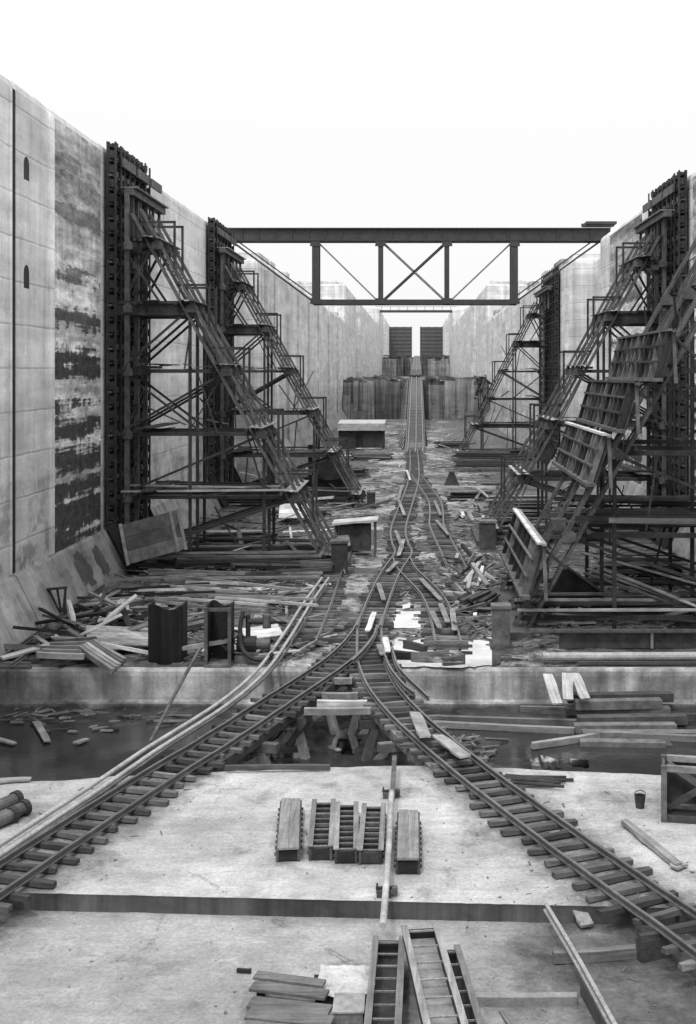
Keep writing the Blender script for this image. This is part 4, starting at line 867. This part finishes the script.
# long beams and poles in the left mid ground
for i, (a, b, z, m) in enumerate((((105, 581), (250, 572), .45, 'plank'), ((150, 574), (322, 573), .5, 'greybeam'), ((165, 579), (318, 577), .5, 'greybeam'), ((180, 577), (300, 590), .45, 'greybeam'), ((120, 590), (230, 582), .4, 'darkplank'), ((250, 598), (296, 606), .3, 'plank'), ((100, 597), (215, 592), .35, 'darkplank'))):
    plank_between(gp(*a, z), gp(*b, z), 'long thin pole lying across the rubble in front of the left tower', 'long poles lying before the left tower', m, 4, 1., 'pole', 'pole')
for i in range(22):
    z = .3+.16*(i % 5); v = random.uniform(549, 577); u = random.uniform(118, 250)
    plank_between(gp(u, v, z), gp(min(332, u+random.uniform(50, 150)), v+random.uniform(-6, 6), z+random.uniform(-.1, .35)), 'long dark beam stacked under the nearer left tower', 'long beams under the nearer left tower', random.choice(('darkplank', 'darkplank', 'plank')), random.choice((5, 5, 2, 4)), 1.1, 'timber_beam', 'timber')
for i in range(10):
    u = random.uniform(110, 230); v = random.uniform(578, 606); z = .3+.2*random.random()
    plank_between(gp(u, v, z), gp(min(318, u+random.uniform(50, 120)), v+random.uniform(-9, 9), z), 'pale slender pole among the rubble before the left tower', 'slender pale poles before the left tower', random.choice(('greybeam', 'pale', 'plank')), 4, .7, 'pole', 'pole')
for i in range(8):
    plank_between(gp(455+random.uniform(-4, 6), 452+i*2, .6+.25*(7-i)*.7), gp(522+random.uniform(-12, 6), 452+i*2, .6+.25*(7-i)*.7), 'dark timber in the stack under the farthest right tower', 'timber stack under the farthest tower', 'darkplank', 5, 1.6, 'stacked_timber', 'timber')
plank_between(gp(432, 487, .3), gp(496, 487, .3), 'long pale beam lying right of the siding', None, 'pale', 5, 1.3, 'timber_beam', 'timber')
c = gp(452, 486, 0); t = thing('steel_hopper', 'small dark cone shaped hopper standing right of the siding', 'hopper', c)
part(MB().add([c+Vector(p) for p in ((-.75, 0, 0), (.75, 0, 0), (.75, 1.2, 0), (-.75, 1.2, 0), (-.22, .4, 1.25), (.22, .4, 1.25), (.22, .8, 1.25), (-.22, .8, 1.25))], [(0, 1, 5, 4), (1, 2, 6, 5), (2, 3, 7, 6), (3, 0, 4, 7), (4, 5, 6, 7)]), 'cone', 'steel', t); part(MB().box(c+Vector((0, .6, 1.3)), (.6, .6, .12)), 'lip', 'steelmid', t)

# corner stack of squared beams at the left trench edge
for i in range(5): plank_between(gp(38+i*4, 655-i*3.2, .55+.05*i), gp(84+i*3, 656-i*4.4, .62), 'long grey beam at the back of the heap over the left trench edge', 'grey beams on the left heap', 'greybeam' if i % 2 else 'plank', 5, .8, 'timber_beam', 'timber')
for i in range(5): plank_between(gp(80+i*3.5, 648-i*1.5, .7), gp(113+i*3, 671-i*2.6, .42), 'grey beam jutting toward the trench from the left heap', 'jutting beams of the left heap', 'greybeam' if i % 2 == 0 else 'plank', 5, .75, 'timber_beam', 'timber')

# ------------------------------------------------------------------ heaps of planks : each plank a thing
def heap(quad, n, lr, zmax, label, group, mats, yaw=None, spread=.5, name='plank', kinds=None, ws=1.):
    a, b, c, d = [Vector((u, v)) for u, v in quad]
    for i in range(n):
        s, r = random.random(), random.random(); q = a.lerp(b, s).lerp(d.lerp(c, s), r); hgt = zmax*(1-abs(2*s-1)*.7)*(1-abs(2*r-1)*.5)*random.random()
        p = gp(q.x, q.y, 0); p.z = .07+hgt; L = random.uniform(*lr)
        ya = random.uniform(0, math.pi) if yaw is None or random.random() < .25 else yaw+random.gauss(0, spread)
        plank(p, L, ya, label, group, random.choice(mats), random.choice(kinds) if kinds else None, random.gauss(0, .09)+(random.choice((-1, 1))*min(.6, hgt/L) if hgt > .3 else 0), random.gauss(0, .15), ws, name, 'plank')
heap([(26, 662), (100, 602), (152, 624), (146, 663)], 62, (.9, 3.2), 1.5, 'weathered plank in the jumble at the foot of the left wall', 'planks jumbled by the left wall', ('plank', 'plank', 'greybeam', 'darkplank', 'darkplank', 'pale'), .1, .7)
heap([(140, 590), (320, 585), (300, 640), (150, 625)], 30, (.8, 3.5), .3, 'loose plank scattered behind the two dark tubs', 'planks scattered behind the tubs', ('plank', 'plank', 'darkplank', 'greybeam', 'pale'), 0, .5)
heap([(140, 530), (330, 525), (340, 575), (120, 580)], 50, (1.5, 5), 1.0, 'weathered timber heaped under the nearer left tower', 'planks heaped under the nearer left tower', ('darkplank', 'plank', 'darkplank', 'plank', 'greybeam', 'pale'), 0, .35)
heap([(225, 470), (365, 470), (378, 518), (210, 522)], 34, (1.5, 5), .9, 'timber piece heaped under the farther left tower', 'planks heaped under the farther left tower', ('darkplank', 'plank', 'greybeam', 'pale'), 0, .5)
heap([(335, 430), (402, 428), (408, 472), (340, 472)], 22, (2, 5), .8, 'timber scrap lying left of the incline foot', 'planks left of the incline foot', ('plank', 'darkplank', 'greybeam', 'pale'), None)
heap([(447, 565), (486, 560), (506, 606), (462, 630)], 56, (.5, 1.7), 1.5, 'short plank in the tall scrap heap right of the forked track', 'planks in the heap right of the forked track', ('plank', 'greybeam', 'pale', 'plank', 'darkplank'), None, .5, 'plank', (2, 4, 5, 0))
heap([(455, 480), (500, 478), (512, 522), (452, 532)], 26, (.8, 2.6), 1.0, 'short timber in the scrap heap between siding and right tower', 'planks in the heap by the siding', ('plank', 'greybeam', 'darkplank', 'pale'), None)
heap([(530, 600), (690, 600), (690, 625), (540, 628)], 26, (1.5, 4), .3, 'dark timber lying on the mud inside the nearest right tower', 'planks inside the nearest right tower', ('darkplank', 'darkplank', 'plank'), 0, .3)
heap([(428, 432), (470, 430), (462, 470), (424, 470)], 18, (1.5, 4.5), .9, 'timber scrap lying right of the incline foot', 'planks right of the incline foot', ('plank', 'darkplank', 'greybeam', 'pale'), None)
heap([(405, 636), (470, 648), (480, 662), (398, 660)], 5, (.8, 2.2), .1, 'board lying in the white puddle by the floor edge', 'boards in the puddle by the floor edge', ('darkplank',), 0, .3, 'plank', (5,))
heap([(275, 660), (330, 628), (335, 640), (290, 665)], 9, (1, 2.6), .2, 'plank dropped between the left tracks near the edge', 'planks between the left tracks', ('plank', 'greybeam'), .9, .3)

# stacks of sawn lumber : each stack is a thing, its boards are parts
def lumber(u, v, L, rows, cols, yaw, where):
    c = gp(u, v, 0); t = thing('lumber_stack', where, 'lumber stack', c); ca, sa = math.cos(yaw), math.sin(yaw)
    for j in range(rows):
        for i in range(cols):
            if random.random() < .12: continue
            o = (i-(cols-1)/2)*.27+random.uniform(-.05, .05); l = L*random.uniform(.75, 1.08); sh = random.uniform(-.4, .4); z = .14+j*.125; da = random.gauss(0, .035); cb, sb = math.cos(yaw+da), math.sin(yaw+da)
            m = Vector((c.x-sa*o+ca*sh, c.y+ca*o+sa*sh, z)); d = Vector((cb, sb, 0))*l/2
            part(MB().bar(m-d, m+d+Vector((0, 0, random.uniform(-.02, .04))), .23, .09), 'board', random.choice(('darkplank', 'plank', 'darkplank', 'plank', 'greybeam')), t)
    for q in (-.3, .3): part(MB().bar(c+Vector((ca*L*q-sa*cols*.16, sa*L*q+ca*cols*.16, .045)), c+Vector((ca*L*q+sa*cols*.16, sa*L*q-ca*cols*.16, .045)), .12, .09), 'bearer', 'beam', t)
for u, v, L, rw, cl, yw, wh in ((185, 571, 4.5, 6, 6, .05, 'long stack of mixed boards before the leaning plank panel at left'), (262, 566, 4, 5, 5, -.1, 'stack of boards under the strut of the nearer left tower'), (235, 548, 4.2, 8, 5, .1, 'tall stack of dark boards inside the nearer left tower'),
        (300, 520, 4, 6, 6, .15, 'stack of boards between the two left towers, beside the pale board panel'), (250, 505, 5, 8, 6, 0, 'stack of boards against the left wall between the towers'), (345, 478, 4.5, 7, 6, .3, 'stack of boards beside the farther left tower foot'), (372, 460, 5, 6, 6, 0, 'distant lumber stack in front of the low shed'),
        (468, 500, 3.6, 6, 5, .2, 'stack of boards left of the middle right tower'), (520, 512, 4.6, 9, 6, .0, 'tall stack of boards behind the foot of the middle right tower'), (560, 540, 4.6, 9, 6, .1, 'tall dark lumber stack inside the middle right tower'), (640, 575, 4.4, 8, 6, -.08, 'wide lumber stack inside the nearest right tower by the wall'),
        (560, 600, 3.4, 5, 5, .2, 'low lumber stack beside the tipped steel sheet'), (640, 612, 4.2, 4, 6, 0, 'low lumber stack behind the dark board screen'), (452, 448, 4.6, 7, 6, .2, 'distant lumber stack right of the incline foot'), (118, 612, 2.6, 4, 5, .5, 'small stack of short boards near the left wall footing'), (478, 610, 2.2, 5, 5, 1.2, 'short board stack on the far side of the scrap heap by the foot block')):
    lumber(u, v, L, rw, cl, yw, wh)

# uncountable small scrap strewn over the floor
mb = MB()
areas = [((0, 655), (110, 590), (335, 570), (300, 664), 700, .25), ((120, 520), (340, 520), (345, 580), (110, 585), 500, .5), ((205, 465), (385, 465), (390, 520), (200, 525), 360, .4), ((330, 425), (470, 425), (480, 475), (330, 475), 260, .4), ((385, 480), (500, 480), (520, 660), (390, 660), 520, .12), ((445, 560), (500, 555), (512, 640), (455, 640), 220, .5), ((470, 470), (530, 470), (530, 545), (455, 545), 200, .5), ((520, 555), (696, 545), (696, 640), (520, 648), 420, .15), ((0, 705), (200, 705), (180, 722), (0, 722), 40, 0), ((455, 735), (500, 735), (488, 760), (445, 745), 22, 0)]
for a, b, c, d, n, zm in areas:
    a, b, c, d = map(Vector, (a, b, c, d))
    for i in range(n):
        s, r = random.random(), random.random(); q = a.lerp(b, s).lerp(d.lerp(c, s), r); z0 = .02 if q.y < 668 else WZ+.1
        p = gp(q.x, q.y, z0); p.z += random.random()**2*zm
        if abs(p.x) > 15.3: continue
        if 392 < q.x < 502 and 640 < q.y < 673 or 390 < q.x < 428 and 600 < q.y < 630 or 284 < q.x < 334 and 610 < q.y < 648: continue
        mb.box(p, (random.uniform(.15, .8)*random.choice((1, 1, 1.8)), random.uniform(.03, .11), random.uniform(.03, .1)), rz(random.gauss(0, .3), random.gauss(0, .12), random.gauss(0, .9)))
ex = mb
solo('wood_scraps', ex, 'scrap', (0, 44, 0), 'scraps of broken wood strewn over the muddy chamber floor', 'wood scraps', None, 'stuff')
mb = MB()
for i in range(260):
    u, v = random.choice(((random.uniform(0, 696), random.uniform(780, 1020)),)); zz = 0.; p = gp(u, v, 0)
    if p.y < ystep(p.x): p = gp(u, v, LOW)
    s = random.uniform(.008, .03)*(1.6 if random.random() < .1 else 1)
    mb.box(p+Vector((0, 0, s*.3)), (s*random.uniform(1, 3), s, s*.6), rz(random.random(), random.random(), random.random()*3))
solo('grit', mb, 'rubble', (0, 25, 0), 'small stones and chips strewn over the pale foreground slab', 'stones', None, 'stuff')

# dirt trodden along the tracks and under the loose things
spots = [(p.x, p.y, 1.75, .75) for p in (pE[::3]+pF[::3]) if 15 < p.y < 34]
for u, v, z, rad, am in ((288, 835, 0, .8, .35), (345, 838, 0, 1.2, .4), (408, 845, 0, .8, .35), (410, 1000, LOW, 1.6, .45), (290, 1010, LOW, 1.4, .4), (585, 960, LOW, 2.2, .7), (640, 1000, LOW, 2.6, .6), (520, 1000, LOW, 1.5, .4), (680, 800, 0, 2., .45), (520, 780, 0, 1.4, .45), (15, 815, 0, 1.5, .5), (360, 975, LOW, 1., .4), (640, 900, 0, 1.6, .4), (430, 790, 0, .9, .25), (610, 800, 0, 1.6, .3)):
    q = gp(u, v, z); spots.append((q.x, q.y, rad, am))
for o in (SLAB, LOWSLAB):
    at = o.data.attributes.new('dirt', 'FLOAT', 'POINT'); vals = []
    for vx in o.data.vertices:
        d = 0.
        for x, y, rad, am in spots:
            q = math.hypot(vx.co.x-x, vx.co.y-y)/rad
            if q < 1: d = max(d, am*min(1, 1.6*(1-q)))
        if o is SLAB and vx.co.y > 31.8: d = max(d, .4*min(1, (vx.co.y-31.8)/2))
        vals.append(d)
    at.data.foreach_set('value', vals)
mb = MB()
for x, y, rad, am in spots:      # gravel and splinters trodden in along the tracks and around the loose things
    for i in range(7):
        px_, py_ = x+random.gauss(0, rad*.55), y+random.gauss(0, rad*.55)
        if not 15 < py_ < 32: continue
        z = LOW if py_ < ystep(px_) else 0.; q = random.uniform(.01, .035)
        mb.box((px_, py_, z+q*.3), (q*random.choice((1, 1.5, 2, 7)), q, q*.6), rz(random.random(), random.gauss(0, .1), random.random()*3))
solo('splinters', mb, 'scrap', (0, 26, 0), 'dark gravel and splinters trodden in beside the foreground tracks', 'splinters', None, 'stuff')
# ------------------------------------------------------------------ light
SUN_EL, SUN_AZ = R(62), R(205)     # high, veiled, behind the left shoulder
w = bpy.data.worlds.new('World'); S.world = w; w.use_nodes = True; nt = w.node_tree; bg = nt.nodes['Background']
sky = nt.nodes.new('ShaderNodeTexSky'); sky.sky_type = 'NISHITA'; sky.sun_disc = False; sky.sun_elevation = SUN_EL; sky.sun_rotation = SUN_AZ; sky.dust_density = 4.
bw = nt.nodes.new('ShaderNodeRGBToBW'); nt.links.new(sky.outputs[0], bw.inputs[0])
ad = nt.nodes.new('ShaderNodeMath'); ad.operation = 'MULTIPLY_ADD'; ad.inputs[1].default_value = .25; ad.inputs[2].default_value = 8.2; nt.links.new(bw.outputs[0], ad.inputs[0])   # overcast veil
tc = nt.nodes.new('ShaderNodeTexCoord'); sp = nt.nodes.new('ShaderNodeSeparateXYZ'); nt.links.new(tc.outputs['Generated'], sp.inputs[0])
mr = nt.nodes.new('ShaderNodeMapRange'); mr.interpolation_type = 'SMOOTHSTEP'; mr.inputs['From Min'].default_value = .15; mr.inputs['From Max'].default_value = .9; mr.inputs['To Min'].default_value = 1.; mr.inputs['To Max'].default_value = 2.05; nt.links.new(sp.outputs[2], mr.inputs['Value'])   # brighter toward the zenith, as an overcast sky is
mu = nt.nodes.new('ShaderNodeMath'); mu.operation = 'MULTIPLY'; nt.links.new(ad.outputs[0], mu.inputs[0]); nt.links.new(mr.outputs[0], mu.inputs[1])
nt.links.new(mu.outputs[0], bg.inputs['Color']); bg.inputs['Strength'].default_value = .11
sl = bpy.data.lights.new('sun', 'SUN'); sl.energy = 1.6; sl.angle = R(7); sl.color = (1, .995, .985)
so = bpy.data.objects.new('sun', sl); COL.objects.link(so); so.location = (0, 0, 80)
dv = Vector((math.sin(SUN_AZ)*math.cos(SUN_EL), math.cos(SUN_AZ)*math.cos(SUN_EL), math.sin(SUN_EL))); so.rotation_euler = dv.to_track_quat('Z', 'Y').to_euler()
for o in bpy.data.objects:
    if '_o' in o: del o['_o']
